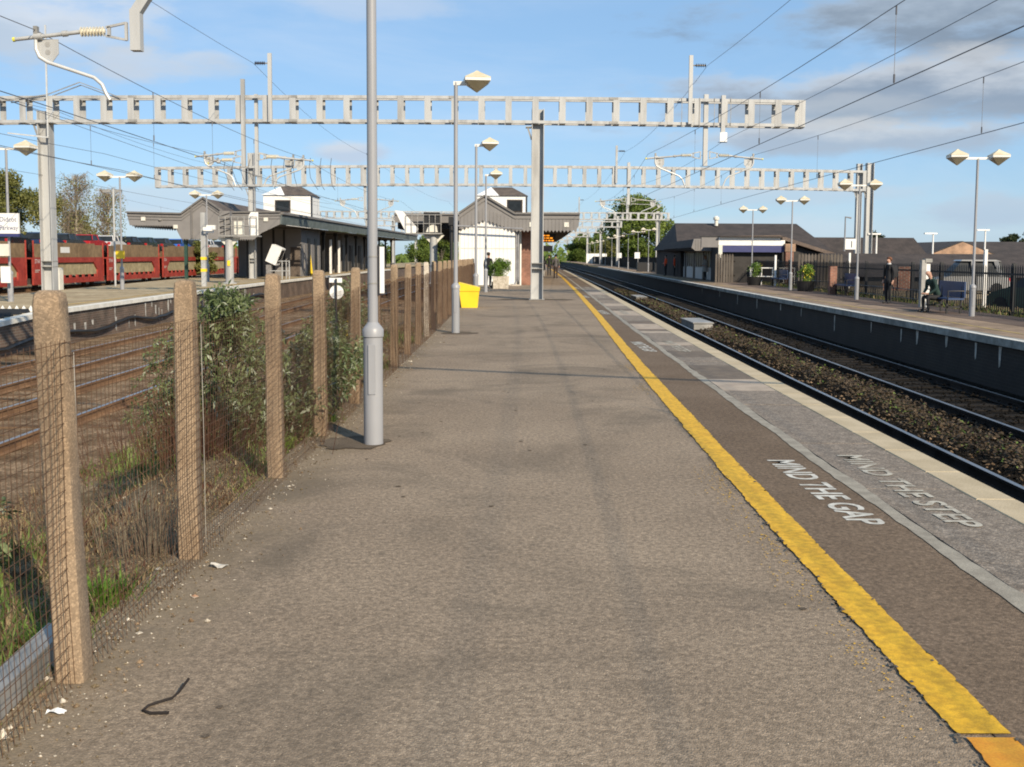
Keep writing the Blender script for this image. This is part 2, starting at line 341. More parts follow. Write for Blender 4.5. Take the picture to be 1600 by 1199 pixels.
def dup(root, label, loc, rz=None, group=None, scale=None):
    KIDS = {}
    for o in list(COL.objects):
        if o.parent: KIDS.setdefault(o.parent.name, []).append(o)
    def cp(o, par):
        c = o.copy(); COL.objects.link(c)
        if par: c.parent = par
        for k in KIDS.get(o.name, []): cp(k, c)
        return c
    c = cp(root, None); c.location = loc; c['label'] = label
    if rz is not None: c.rotation_euler = (0, 0, rz)
    if group: c['group'] = group
    if scale: c.scale = (scale,) * 3
    return c
def struct(mb, name, m, smooth=0):
    o = mb.build(name, m, smooth=smooth); o['kind'] = 'structure'; return o
def interp(K):
    def f(t):
        if t <= K[0][0]: return K[0][1] + (K[1][1] - K[0][1]) / (K[1][0] - K[0][0]) * (t - K[0][0])
        for (a, p), (b, q) in zip(K, K[1:]):
            if t <= b: return p + (q - p) * (t - a) / (b - a)
        (a, p), (b, q) = K[-2:]; return q + (q - p) / (b - a) * (t - b)
    def g(t):                                # light smoothing round the knots
        h = max(1.5, t * .12); return (f(t - h) + 2 * f(t) + f(t + h)) / 4
    return g
E = interp([(-12, 3.36), (0, 3.40), (7, 3.44), (14, 3.55), (24, 3.75), (32, 3.97), (42, 4.22), (60, 4.7), (88, 5.43), (144, 6.6), (250, 8.2), (420, 9.6)])
YC = interp([(-6, 1.62), (3.5, 1.63), (7.3, 1.69), (13.2, 1.85), (17.4, 1.975), (30, 2.43), (49, 3.02), (82, 3.91), (150, 5.2)])
def ysteps(a, b):
    out = [a]
    while out[-1] < b: out.append(min(b, out[-1] + max(.8, abs(out[-1]) * .07)))
    return out
def text(body, h, name, m, parent, origin, ux, uy, wscale=1., depth=.0, spacing=1., bold=0.):
    cu = bpy.data.curves.new('t', 'FONT'); cu.body = body; cu.size = h / .70; cu.extrude = depth; cu.space_character = spacing; cu.offset = bold; cu.resolution_u = 4
    ob = bpy.data.objects.new('t', cu); COL.objects.link(ob)
    dg = bpy.context.evaluated_depsgraph_get(); me = bpy.data.meshes.new_from_object(ob.evaluated_get(dg))
    bpy.data.objects.remove(ob); bpy.data.curves.remove(cu)
    ux, uy = Vector(ux).normalized(), Vector(uy).normalized(); uz = ux.cross(uy)
    for v in me.vertices:
        p = Vector(origin) + ux * (v.co.x * wscale) + uy * v.co.y + uz * v.co.z; v.co = p
    me.materials.clear(); me.materials.append(m); me.name = name
    return link(name, me, parent)
# ================================================================ SETTING: ground, platforms, tracks
g = MB(); g.add([(-1500, -600, -1.2), (1500, -600, -1.2), (1500, 2500, -1.2), (-1500, 2500, -1.2)], [(0, 1, 2, 3)])
struct(g, 'ground', M_ground)
LX = -1.86                                   # left edge of our platform (fence line is just inside)
def left_edge(y): return LX if y < 46 else LX - min(1.9, (y - 46) * .5)
ys = ysteps(-8, 330)
def strip(name, m, fa, fb, z, y0=-8, y1=330, kind='structure', parent=None, jit=0.):
    yy = [t for t in ys if y0 < t < y1]; yy = [y0] + yy + [y1]
    b = MB(); b.ribbon([(fa(t), t, z) for t in yy], [(fb(t), t, z) for t in yy])
    o = b.build(name, m, parent)
    if not parent: o['kind'] = kind
    return o
# platform body: tarmac top and the two side walls
b = MB()
b.ribbon([(left_edge(t), t, 0) for t in ys], [(E(t) - 1.03, t, 0) for t in ys])
b.cur = 1
b.ribbon([(E(t) - 1.06, t, -.004) for t in ys], [(E(t) - .27, t, -.004) for t in ys])
b.cur = 2
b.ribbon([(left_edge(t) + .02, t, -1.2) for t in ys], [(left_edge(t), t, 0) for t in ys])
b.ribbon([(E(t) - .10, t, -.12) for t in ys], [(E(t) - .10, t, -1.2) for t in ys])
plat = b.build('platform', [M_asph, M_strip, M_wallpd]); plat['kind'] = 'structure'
strip('tarmac_strip', M_strip, lambda t: YC(t) + .04, lambda t: E(t) - .985, .004, -6, 150, parent=plat)
# dark reinstatement patches round the posts
def patch(cx, cy, rx, ry, seed, z=.0075):
    r = random.Random(seed); b = MB(); n = 26
    vs = [(cx, cy, z)]
    for i in range(n):
        a = 2 * math.pi * i / n; k = 1 + r.uniform(-.16, .16); vs.append((cx + rx * k * math.cos(a), cy + ry * k * math.sin(a), z))
    b.add(vs, [(0, i + 1, (i + 1) % n + 1) for i in range(n)]); b.build('tarmac_patch', M_patch, plat)
patch(-1.38, 9.0, .30, .32, 1); patch(-1.12, 21.95, .36, .36, 2); patch(.92, 39.1, 1.55, .6, 4)
# yellow line with a ragged edge
def ragged(y0, y1, w0, w1, st, seed, amp):
    r = random.Random(seed); A = []; B_ = []; t = y0
    while t < y1:
        s_ = st * max(1, t / 6); A.append((YC(t) - w0 + r.gauss(0, amp * .45) + .007 * math.sin(t * 5) * math.sin(t * 1.3 + 1) + .004 * math.sin(t * 17), t, .0085)); B_.append((YC(t) + w1 + r.gauss(0, amp * .4) + .006 * math.sin(t * 3.7) * math.sin(t * 1.9), t, .0085)); t += s_
    return A, B_
A, B_ = ragged(3.47, 150, .09, .098, .03, 3, .007)
b = MB(); b.ribbon(A, B_); b.build('yellow_line', M_yellow, plat)
A, B_ = ragged(-4, 3.445, .075, .10, .04, 4, .006)
b = MB(); b.ribbon(A, B_); b.build('yellow_line', M_orange, plat)
# tarry seam along the yellow line and stray paint
r = random.Random(5); b = MB()
for i in range(420):
    t = 2.6 + 17 * r.random() ** 1.7; sd_ = r.choice((-1, -1, 1)); x = YC(t) + (sd_ * .1 + r.gauss(0, .008)); s_ = r.uniform(.002, .007) * (1 + t / 12)
    b.add([(x - s_, t - s_ * 1.6, .0118), (x + s_, t - s_, .0118), (x + s_ * .7, t + s_ * 1.7, .0118), (x - s_ * .8, t + s_, .0118)], [(0, 1, 2, 3)])
b.build('line_edge_tar', M_tar, plat, kind='stuff')
b = MB()
for cx in (4.1, 5.2, 5.9, 7.0, 7.5, 12.8, 15.2):
    for i in range(90):
        t = cx + r.gauss(0, .3); x = YC(t) - .13 - abs(r.gauss(0, .085)); s_ = r.uniform(.0012, .0035) * (1 + t / 12)
        b.add([(x - s_, t - s_, .0062), (x + s_, t - s_, .0062), (x + s_, t + s_, .0062), (x - s_, t + s_, .0062)], [(0, 1, 2, 3)])
b.build('paint_spatter', M_yellow, plat, kind='stuff')
# grey concrete joint, paving slabs, coping stones
b = MB(); A = []; B_ = []; t = -4; r = random.Random(9)
while t < 120:
    A.append((E(t) - 1.03 + r.uniform(-.009, .009)+.008*math.sin(t*2.1), t, .0085)); B_.append((E(t) - .925 + r.uniform(-.009, .009)+.008*math.sin(t*2.7+1), t, .0085)); t += .14 * max(1, t / 8)
b.ribbon(A, B_); b.build('concrete_joint', M_jointline, plat)
def frame(y): return E(y), math.atan2(E(y + .3) - E(y - .3), .6)
def unit_block(x0, x1, y1, z0, z1, bev=.006):
    b = MB(); b.add([(x0, -y1, z0), (x1, -y1, z0), (x1, y1, z0), (x0, y1, z0), (x0, -y1, z1 - bev), (x1, -y1, z1 - bev), (x1, y1, z1 - bev), (x0, y1, z1 - bev),
                     (x0 + bev, -y1 + bev, z1), (x1 - bev, -y1 + bev, z1), (x1 - bev, y1 - bev, z1), (x0 + bev, y1 - bev, z1)],
                    [(0, 1, 5, 4), (1, 2, 6, 5), (2, 3, 7, 6), (3, 0, 4, 7), (4, 5, 9, 8), (5, 6, 10, 9), (6, 7, 11, 10), (7, 4, 8, 11), (8, 9, 10, 11)])
    return b
def lay(name, proto, y0, y1, step, parent, side=1, off=0., z=0., first=None):
    out = []; y = y0
    while y < y1:
        ex, a = frame(y); o = link(name, proto, parent, (ex + off, y, z)); o.rotation_euler = (0, 0, -a); out.append(o); y += step
    return out
cm = unit_block(-.27, 0, .447, -.12, .012); o = cm.build('coping_stone', M_coping, plat); cme = o.data; bpy.data.objects.remove(o)
lay('coping_stone', cme, -3.4, 120, .90, plat)
r = random.Random(21); y = 1.0; cyc = []
kinds = [(12, 0)] + [(1.2, 1), (1.6, 2), (1.5, 0), (.9, 2), (1.1, 0), (.8, 1), (2.2, 0), (.6, 1), (.5, 2), (1.6, 1), (.9, 2), (2.5, 0), (2.2, 1), (1.2, 2), (2, 0), (2, 1), (3, 0), (1.5, 2), (4, 0), (3, 1), (5, 0), (3, 2)]
sl = {}
for k in range(3):
    o = unit_block(-.92, -.275, .2982, -.06, .008, .0015).build('paving_slab', M_slabs[k], plat); sl[k] = o.data; bpy.data.objects.remove(o)
for L_, k in kinds:
    n = max(1, round(L_ / .6))
    for i in range(n):
        ex, a = frame(y); o = link('paving_slab', sl[k], plat, (ex, y, r.uniform(-.002, .002))); o.rotation_euler = (0, 0, -a); y += .597
# lettering, read facing the track
for i, y in enumerate((8.32, 19.9, 31.4, 43., 54.5)):
    x = E(y - 1) - 1.37; ln = 2.02
    o = text('MIND THE GAP', .215, 'lettering', M_white_paint, plat, (x, y, .0075), (.02, -1, 0), (1, .0, 0), wscale=.83, bold=.006); sx = max(v.co.y for v in o.data.vertices) - min(v.co.y for v in o.data.vertices)
    k = ln / sx
    for v in o.data.vertices: v.co.y = y - (y - v.co.y) * k
    x = E(y - 1) - .74; ln = 2.28
    o = text('MIND THE STEP', .20, 'lettering', M_white_faded, plat, (x, y + .2, .0125), (.0, -1, 0), (1, .0, 0), wscale=.83, bold=.006); sx = max(v.co.y for v in o.data.vertices) - min(v.co.y for v in o.data.vertices)
    k = ln / sx
    for v in o.data.vertices: v.co.y = y + .2 - (y + .2 - v.co.y) * k

# ---- right platform
EF = lambda t: E(t) + 6.35
yr = ysteps(-8, 330)
b = MB()
b.ribbon([(EF(t) + .3, t, 0) for t in yr], [(EF(t) + 4.0, t, .0) for t in yr])
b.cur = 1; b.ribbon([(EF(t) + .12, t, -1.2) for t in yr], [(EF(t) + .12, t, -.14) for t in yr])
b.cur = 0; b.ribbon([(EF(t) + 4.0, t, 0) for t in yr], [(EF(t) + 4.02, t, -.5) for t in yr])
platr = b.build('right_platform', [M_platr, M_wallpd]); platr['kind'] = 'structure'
b = unit_block(0, .34, .897, -.15, .012); b.cur = 1
b.add([(.003, -.897, .0145), (.17, -.897, .0145), (.17, .897, .0145), (.003, .897, .0145)], [(0, 1, 2, 3)])
o = b.build('coping_stone', [M_copface, M_coping_w], platr); cme = o.data; bpy.data.objects.remove(o)
y = -4
while y < 160:
    ex, a = frame(y); o = link('coping_stone', cme, platr, (ex + 6.35, y, 0)); o.rotation_euler = (0, 0, -a); y += 1.8
strip('back_shade_strip', M_tarmacsh, lambda t: EF(t) + 2.15 + .06 * math.sin(t * .8), lambda t: EF(t) + 3.99, .005, -8, 140, parent=platr)  # fence shade on the back of the platform, painted as darker tarmac
strip('yellow_line', M_yelworn, lambda t: EF(t) + 1.02, lambda t: EF(t) + 1.12, .006, -8, 140, parent=platr)
r = random.Random(31); b = MB()
for y in (16.8, 19.1, 20.3, 21.4, 22.6, 24.2, 26.1, 27.3, 29.8, 33.5, 37.8, 41, 45.5, 50, 55, 61):
    w = r.uniform(.05, .16); h = r.uniform(.25, .55); x = EF(y) + .112; z = -.18 - r.uniform(0, .05)
    b.add([(x, y, z), (x, y + w, z), (x, y + w * .8, z - h), (x, y + w * .3, z - h * .9)], [(0, 1, 2, 3)])
b.build('drain_stain', M_stainw, platr, kind='stuff')
strip('right_grass_verge', M_soil, lambda t: EF(t) + 3.9, lambda t: EF(t) + 9, -.06, -8, 140)
strip('car_park', M_platfar, lambda t: EF(t) + 9, lambda t: 120, -.35, -8, 140)
# ---- track beds
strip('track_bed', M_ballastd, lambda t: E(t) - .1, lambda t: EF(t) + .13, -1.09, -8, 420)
# ---- left platform, ramp and wall
PL = [(29.5, -13.24), (42, -13.75), (59.5, -14.33), (102, -14.35), (200, -13.4), (330, -12)]; PLe = interp(PL)
yl = [29.5 + i * 6 for i in range(51)]; yramp = [8, 12, 16, 20, 24, 29.5]
zl = lambda t: 0 if t >= 29.5 else -(29.5 - t) * .042
def lfar(t): return -18.9 - max(0, min(3.9, (t - 29.5) * .085))
b = MB(); yy = yramp[:-1] + yl
pe = lambda t: PLe(t) if t >= 29.5 else -13.24 + (29.5 - t) * .035
b.ribbon([(lfar(t), t, zl(t)) for t in yy], [(pe(t) - .3, t, zl(t)) for t in yy])
b.cur = 1; b.ribbon([(pe(t) - .08, t, zl(t) - .12) for t in yy], [(pe(t) - .08, t, -1.3) for t in yy])
b.ribbon([(lfar(t), t, -1.3) for t in yy], [(lfar(t), t, zl(t)) for t in yy])
platl = b.build('left_platform', [M_platfar, M_wallpl]); platl['kind'] = 'structure'
yy2 = [t for t in yy if t >= 29.5]
b = MB(); b.ribbon([(PLe(t) - .95, t, .006) for t in yy2], [(PLe(t) - .87, t, .006) for t in yy2]); b.build('yellow_line', M_yellow, platl)
def cop(y, L_, z0, z1, xa, xb, m):
    b = MB(); b.add([(xa - .3, y + .004, z0), (xa, y + .004, z0), (xb, y + L_ - .004, z1), (xb - .3, y + L_ - .004, z1)] + [(xa - .3, y + .004, z0 - .13), (xa, y + .004, z0 - .13), (xb, y + L_ - .004, z1 - .13), (xb - .3, y + L_ - .004, z1 - .13)],
                    [(0, 1, 2, 3), (0, 4, 5, 1), (1, 5, 6, 2), (2, 6, 7, 3), (3, 7, 4, 0)]); b.build('coping_stone', m, platl)
t = 9.5
while t < 120:
    L_ = 1.25 if t < 60 else 4; cop(t, L_, zl(t) + .012, zl(t + L_) + .012, pe(t), pe(t + L_), M_coping_w); t += L_
r = random.Random(41); b = MB()
for i in range(60):
    y = r.uniform(12, 60); w = r.uniform(.04, .22); h = r.uniform(.12, .6); x = pe(y) - .07; z = zl(y) - .16 - r.uniform(0, .4) * (i % 3)
    b.add([(x, y, z), (x, y + w, z), (x - 0, y + w * .8, z - h), (x, y + w * .2, z - h * .8)], [(0, 1, 2, 3)])
b.build('lime_stain', M_stainw, platl, kind='stuff')
# timber trespass guards on the ramp, with a toothed end board
tg = thing('trespass_guard', 'dark timber anti-trespass boards with white sawtooth edge on left platform ramp', 'trespass guard', (-15.6, 27, zl(27)))
for i in range(9):
    MB().prism([(-.1, 0), (.1, 0), (0, .11)], -2.1, 2.05, lambda u, t, w: (t, u + (i - 4) * .5, w + (i - 4) * .5 * .042 + .004)).build('guard_rail', M_black, tg)
b = MB()
for i in range(21): b.prism([(-.1, 0), (.1, 0), (0, .17)], 0, .03, lambda u, t, w: (u + -2.05 + i * .2, t + 2.32, w + .10))
b.build('sawtooth_board', M_sign, tg, kind='stuff')
# long black cable sagging along the left platform wall
r = random.Random(3); pts = []; y = 12
while y < 62: pts.append((pe(y) + .02 + .03 * math.sin(y), y, -.72 + .10 * math.sin(y * .9) + r.uniform(-.02, .02) + (.05 if y > 40 else 0))); y += .7
tag(MB().tube(pts, .055, 6).build('trough_cable', M_black, smooth=60), 'thick black cable slung along the brick face of left platform', 'cable')
# ---- yard and embankment left of the fence
b = MB(); nx, ny = 60, 120
def hills(x, y): return .05 * math.sin(x * 2.3 + y * .7) + .035 * math.sin(y * 2.9 - x * 1.1) + .02 * math.sin(x * 7 + y * 5)
def bank(x, y):
    d = LX - x; w = 2.3 + max(0, 7 - y) * .35; k = max(0, min(1, (d - .5) / w)); k = k * k * (3 - 2 * k)
    return -.03 - 1.05 * k + hills(x, y) * min(1, d * 1.2) * (1 - .75 * k)
xs = [LX - 11.9 * (i / nx) ** 1.5 for i in range(nx + 1)]; yb = [-6 + 76 * (j / ny) ** 1.35 for j in range(ny + 1)]
b.add([(x, y, bank(x, y)) for y in yb for x in xs], [(j * (nx + 1) + i, j * (nx + 1) + i + 1, (j + 1) * (nx + 1) + i + 1, (j + 1) * (nx + 1) + i) for j in range(ny) for i in range(nx)])
me = b.build('embankment', [M_soil, M_ballast], smooth=180); me['kind'] = 'structure'
me.data.polygons.foreach_set('material_index', [1 if (p.center.x < -5.0 and p.center.z < -.80) else 0 for p in me.data.polygons])
b = MB(); b.add([(-13.4, 69, -1.09), (-4.2, 69, -1.09), (-4.2, 420, -1.09), (-13.4, 420, -1.09)], [(0, 1, 2, 3)]); struct(b, 'yard_ballast', M_ballast)
b = MB(); b.add([(-60, 5, -1.1), (-13.3, 5, -1.1), (-13.3, 420, -1.1), (-60, 420, -1.1)], [(0, 1, 2, 3)]); struct(b, 'siding_ballast', M_ballast)
# ---- rails and sleepers
def track(label, fx, y0, y1, ms, mr, zs=-.915, gauge=1.435, step=.66, rail_mats=None, group='railway tracks'):
    t_ = thing('railway_track', label, 'railway track', (0, 0, 0), 0, group)
    yy = [t for t in ysteps(max(y0, 2), y1)]; yy = ([y0] if y0 < 2 else []) + yy
    prof = [(-.035, 0), (.035, 0), (.035, -.04), (.012, -.05), (.012, -.13), (.07, -.145), (.07, -.158), (-.07, -.158), (-.07, -.145), (-.012, -.13), (-.012, -.05), (-.035, -.04)]
    for sgn in (-1, 1):
        b = MB(); k = len(prof)
        for t in yy:
            x = fx(t) + sgn * (gauge / 2 + .035); b.v += [(x + u, t, zs + w) for u, w in prof]
        for i in range(len(yy) - 1):
            for j in range(k):
                b.f.append((i * k + j, i * k + (j + 1) % k, (i + 1) * k + (j + 1) % k, (i + 1) * k + j)); b.m.append(0 if j == 0 else 1)
        b.build('rail', mr, t_)
    o = MB().box(-1.3, 1.3, -.125, .125, -.13, 0).build('sleeper', ms, t_); sm = o.data; bpy.data.objects.remove(o)
    y = y0; r = random.Random(int(fx(0) * 100)); n = 0
    while y < min(y1, 95) and n < 280:
        o = link('sleeper', sm, t_, (fx(y) + r.uniform(-.04, .04), y, zs - .16 + r.uniform(-.012, .008))); o.rotation_euler = (0, 0, r.uniform(-.01, .01)); y += step; n += 1
    return t_
track('dark near track along our platform edge on the right', lambda t: E(t) + 1.48, 2, 420, M_sleeperd, [M_rail, M_raildark])
track('dark far track beside the right platform wall', lambda t: E(t) + 4.80, 8, 420, M_sleeperd, [M_rail, M_raildark])
track('rusty siding track nearest the wire fence on the left', lambda t: -7.67, 3, 420, M_sleeper, [M_rail, M_railside])
def fb(t): return -10.65 - max(0, min(.95, (t - 20) * .022))
track('brown siding track below the left platform wall', fb, 6, 420, M_sleeper, [M_rail, M_railside])
track('siding track under the red wagon train', lambda t: -35.4, 40, 420, M_sleeper, [M_rail, M_railside])
# weeds and stones in the six-foot between the two right tracks
r = random.Random(51); b = MB()
for i in range(26000):
    y = 7 + 75 * r.random() ** 2.0; cx = E(y) + 3.12 + .12 * math.sin(y * .7); d = r.gauss(0, .27)
    if abs(d) > .6: continue
    if 37.4 < y < 40.6 or (y > 62 and r.random() < .7): continue
    clump = .5 + .5 * math.sin(y * 3.1 + 2 * math.sin(y * 1.7)) * math.sin(y * 7.3 + d * 5)
    h = max(.03, (.26 - abs(d) * .28) * r.uniform(.25, 1.05) * (.55 + .6 * clump)); s_ = r.uniform(.012, .028) * (1 + y / 40); a = r.uniform(0, 6.28); x = cx + d; z = -.98 + r.random() * h * 1.25
    q = Vector((math.cos(a), math.sin(a), r.uniform(-.6, .9))).normalized() * s_; w = q.cross(Vector((r.uniform(-1, 1), r.uniform(-1, 1), 1))).normalized() * s_ * .55
    p = Vector((x, y, z)); b.cur = 0 if r.random() < .94 else 1
    b.add([p - q, p + w, p + q, p - w], [(0, 1, 2, 3)])
b.build('six_foot_weeds', [M_sixft, M_grass])['kind'] = 'stuff'
b = MB()
def stone(b, x, y, z, s_, r):
    vs = [Vector((r.uniform(-.3, .3), r.uniform(-.3, .3), 1)), Vector((1, r.uniform(-.4, .4), r.uniform(-.3, .3))), Vector((r.uniform(-.4, .4), 1, 0)), Vector((-1, r.uniform(-.4, .4), 0)), Vector((0, -1, r.uniform(-.3, .3))), Vector((0, 0, -1))]
    k = [s_ * r.uniform(.6, 1.2) for _ in range(3)]
    b.add([(x + v.x * k[0], y + v.y * k[1], z + v.z * k[2] * .7) for v in vs], [(0, 1, 2), (0, 2, 3), (0, 3, 4), (0, 4, 1), (5, 2, 1), (5, 3, 2), (5, 4, 3), (5, 1, 4)])
for i in range(9000):
    y = 6 + 40 * r.random() ** 1.6; x = E(y) + r.choice((r.uniform(2.35, 3.9), r.uniform(2.3, 2.7), r.uniform(3.5, 6.1))); b.cur = 0 if x < E(y) + 3.6 and r.random() < .15 else 1
    stone(b, x, y, -1.02, r.uniform(.02, .045), r)
b.build('track_ballast_stones', [M_ballast, M_ballastd])['kind'] = 'stuff'
tag(MB().box(6.62, 7.30, 37.6, 40.4, -1.0, -.78).box(6.58, 7.34, 37.56, 40.44, -.778, -.74).build('trackside_box', M_galvd), 'flat grey cover box between the right tracks among weeds, nearer one', 'cover box', 'cover boxes between the tracks')
tag(MB().box(7.45, 8.05, 62, 65, -1.0, -.80).box(7.42, 8.08, 61.96, 65.04, -.798, -.76).build('trackside_box', M_galvd), 'flat grey cover box between the right tracks, smaller one farther off', 'cover box', 'cover boxes between the tracks')

r = random.Random(88); b = MB()              # loose pale chippings and gum spots on the tarmac
for i in range(2600):
    y = 2.4 + 16 * r.random() ** 2; x = r.uniform(LX + .1, YC(y) - .12) if r.random() < .8 else LX + abs(r.gauss(0, .35)) + .1
    if x > YC(y) - .1: continue
    stone(b, x, y, .0015, r.uniform(.0012, .0034), r)
b.build('tarmac_chippings', M_concpale)['kind'] = 'stuff'
b = MB()
for i in range(46):
    y = r.uniform(3, 22); x = r.uniform(-1.2, 1.4); s_ = r.uniform(.010, .022); n = 9
    b.add([(x + s_ * r.uniform(.75, 1.1) * math.cos(6.283 * k / n), y + s_ * r.uniform(.75, 1.1) * math.sin(6.283 * k / n), .004) for k in range(n)], [tuple(range(n))])
b.build('gum_spots', M_patch, plat, kind='stuff')
# ================================================================ wire fence and verge
fence = thing('wire_fence', 'rusty weldmesh fence on brown concrete posts along the left of our platform', 'fence', (-1.75, 3.92, 0))
fy = [.15, 2.02, 3.92, 5.55, 7.61, 9.41, 11.48, 13.35, 15.3, 17.25, 19.2, 21.1] + [21.1 + 1.95 * i for i in range(1, 14)]
r = random.Random(61)
for i, y in enumerate(fy):
    w, d = .052, .05; lean = r.uniform(-.012, .012) if i != 2 else -.034; off = 0 if i != 2 else .05; rows = []
    for z in (-.35, .3, .7, 1.1, 1.40, 1.46, 1.497, 1.51):
        k = 1.10 - .12 * max(0, z) / 1.5; k *= 1 if z < 1.45 else (.98 if z < 1.47 else (.88 if z < 1.5 else .62))
        rows.append([(sx * w * k + off + lean * z + r.uniform(-.002, .002), sy * d * k + r.uniform(-.002, .002), z) for sx, sy in ((-1, -.8), (-.8, -1), (.8, -1), (1, -.8), (1, .8), (.8, 1), (-.8, 1), (-1, .8))])
    b = MB(); vs = [v for row in rows for v in row]
    b.add(vs, [(a * 8 + j, a * 8 + (j + 1) % 8, a * 8 + 8 + (j + 1) % 8, a * 8 + 8 + j) for a in range(7) for j in range(8)] + [tuple(56 + j for j in range(8))])
    o = b.build('post', M_concpale if i == 11 else M_conc, fence, (0, y - 3.92, 0), smooth=40)
    if i == 11: o['label'] = 'pale whitish concrete post'
fx = .062
for k in range(len(fy) - 1):
    b = MB(); ya, yb_ = fy[k] - 3.92, fy[k + 1] - 3.92; n = int((yb_ - ya) / .042); sag = r.uniform(.004, .014); ph = r.uniform(0, 6)
    def dx(u, z): return fx + sag * math.sin(u * math.pi) * (1 + .6 * math.sin(z * 4 + ph)) + .003 * math.sin(u * 31 + ph)
    ztop = 1.30 + r.uniform(-.02, .02)
    for i in range(n):
        u = (i + .5) / n; y = ya + (yb_ - ya) * u
        b.tube([(dx(u, 0) + .02, y + .006, -.04), (dx(u, .45), y, .45), (dx(u, .9), y + .003, .9), (dx(u, ztop), y, ztop + .03 * math.sin(u * 9 + ph) * .4)], .0014, 3, False)
    z = .0
    while z < ztop + .01:
        b.tube([(dx(q / 6, z), ya + (yb_ - ya) * q / 6, z - .006 * math.sin(q / 6 * math.pi) + r.uniform(-.002, .002)) for q in range(7)],  .0016, 3, False); z += .0505
    b.build('wire_mesh', M_rust, fence, kind='stuff')
for k, y in enumerate(fy[1:4]):
    b = MB(); x = fx + .006; b.tube([(x, y - 3.92 + .055, .01), (x, y - 3.92 + .05, .7), (x - .004, y - 3.92 + .045, 1.27)], .002, 4); b.build('tie_wire', M_galvwire, fence)
tk = [(-1.79, 2.2, .03), (-1.81, 3.2, .05), (-1.87, 4.25, .03)]
tag(MB().beam((-1.80, 2.3, .02), (-1.88, 4.22, .03), .10, .16).build('concrete_edging', M_galvd), 'pale concrete edging strip at the foot of the wire fence by its first post', 'edging')
# ground cover ---------------------------------------------------------------
r = random.Random(71); b = MB()
def blade(b, x, y, z, h, w, lean, a):
    dx_, dy_ = math.cos(a) * lean * h, math.sin(a) * lean * h; wx, wy = -math.sin(a) * w, math.cos(a) * w
    b.add([(x - wx, y - wy, z), (x + wx, y + wy, z), (x + dx_ * .5 + wx * .6, y + dy_ * .5 + wy * .6, z + h * .6), (x + dx_, y + dy_, z + h), (x + dx_ * .5 - wx * .6, y + dy_ * .5 - wy * .6, z + h * .6)], [(0, 1, 2, 4), (4, 2, 3)])
n = 0
while n < 60000:
    y = 1.5 + 24 * r.random() ** 1.8; d = .03 + 3.6 * r.random() ** 1.35; x = LX + .10 - d
    patchy = math.sin(x * 3.1 + y * 1.7) + math.sin(y * 2.3 - x * 1.9) + .6 * math.sin(x * 8 + y * 6)
    if patchy < r.uniform(-2.0, .9): continue
    n += 1
    green = math.sin(x * 1.6 + y * 1.1 + 1) + r.gauss(0, .7)
    b.cur = 1 if green > .45 else (2 if r.random() < .34 else 0)
    h = r.uniform(.02, .065) * (1.5 if b.cur == 1 else 1) * (1 + .35 * max(0, patchy)) * (1 if r.random() < .93 else 2.4) * (.5 + min(1, d) * .6)
    blade(b, x, y, bank(x, y) - .006, h, r.uniform(.0022, .006) * (1 + y / 14), r.uniform(.2, 1.3), r.uniform(0, 6.28))
b.build('verge_grass', [M_straw, M_grass, M_redst])['kind'] = 'stuff'
b = MB()                                     # leaf litter, grit and stones along the fence foot
for i in range(9000):
    y = 2.2 + 22 * r.random() ** 1.8; d = r.gauss(0, .16) if r.random() < .75 else r.uniform(-1.5, .1); x = LX + .12 + d
    z = .004 if x > LX else bank(x, y); b.cur = r.choice((0, 0, 1, 2)); stone(b, x, y, z, r.uniform(.002, .0075) * (1.0 + (r.random() < .06) * 1.6), r)
b.build('fence_foot_grit', [M_soil, M_ballast, M_concpale])['kind'] = 'stuff'
def twig_bundle(name, label, cat, cx, cy, n, spread, h, m, seed, group=None):
    r = random.Random(seed); t_ = thing(name, label, cat, (cx, cy, bank(cx, cy)), 0, group); b = MB()
    for i in range(n):
        a = r.uniform(0, 6.28); d = abs(r.gauss(0, .35)) * spread; x, y = math.cos(a) * d, math.sin(a) * d; hh = h * r.uniform(.4, 1); l = r.uniform(.05, .5)
        b.tube([(x, y, -.02), (x + math.cos(a) * l * hh * .4, y + math.sin(a) * l * hh * .4, hh * .55), (x + math.cos(a) * l * hh, y + math.sin(a) * l * hh, hh)], [.003, .0022, .001], 3, False)
    b.build('stems', m, t_, kind='stuff'); return t_
twig_bundle('dead_weeds', 'dry straw-coloured dead stems behind the second visible fence post', 'weeds', -2.05, 5.75, 140, .4, .42, M_twig, 1, 'dead weed clumps')
twig_bundle('dead_weeds', 'reddish dead stems under the big leafy shrub behind the fence', 'weeds', -2.6, 8.6, 420, 1.3, .55, M_redst, 2, 'dead weed clumps')
twig_bundle('dead_weeds', 'bare brown stems behind the fence to the right of the big shrub', 'weeds', -2.2, 11.2, 260, .9, .7, M_twig, 3, 'dead weed clumps')
twig_bundle('dead_weeds', 'bare grey twigs by the rails left of the big shrub', 'weeds', -4.3, 9.6, 160, .9, .55, M_bark, 4, 'dead weed clumps')
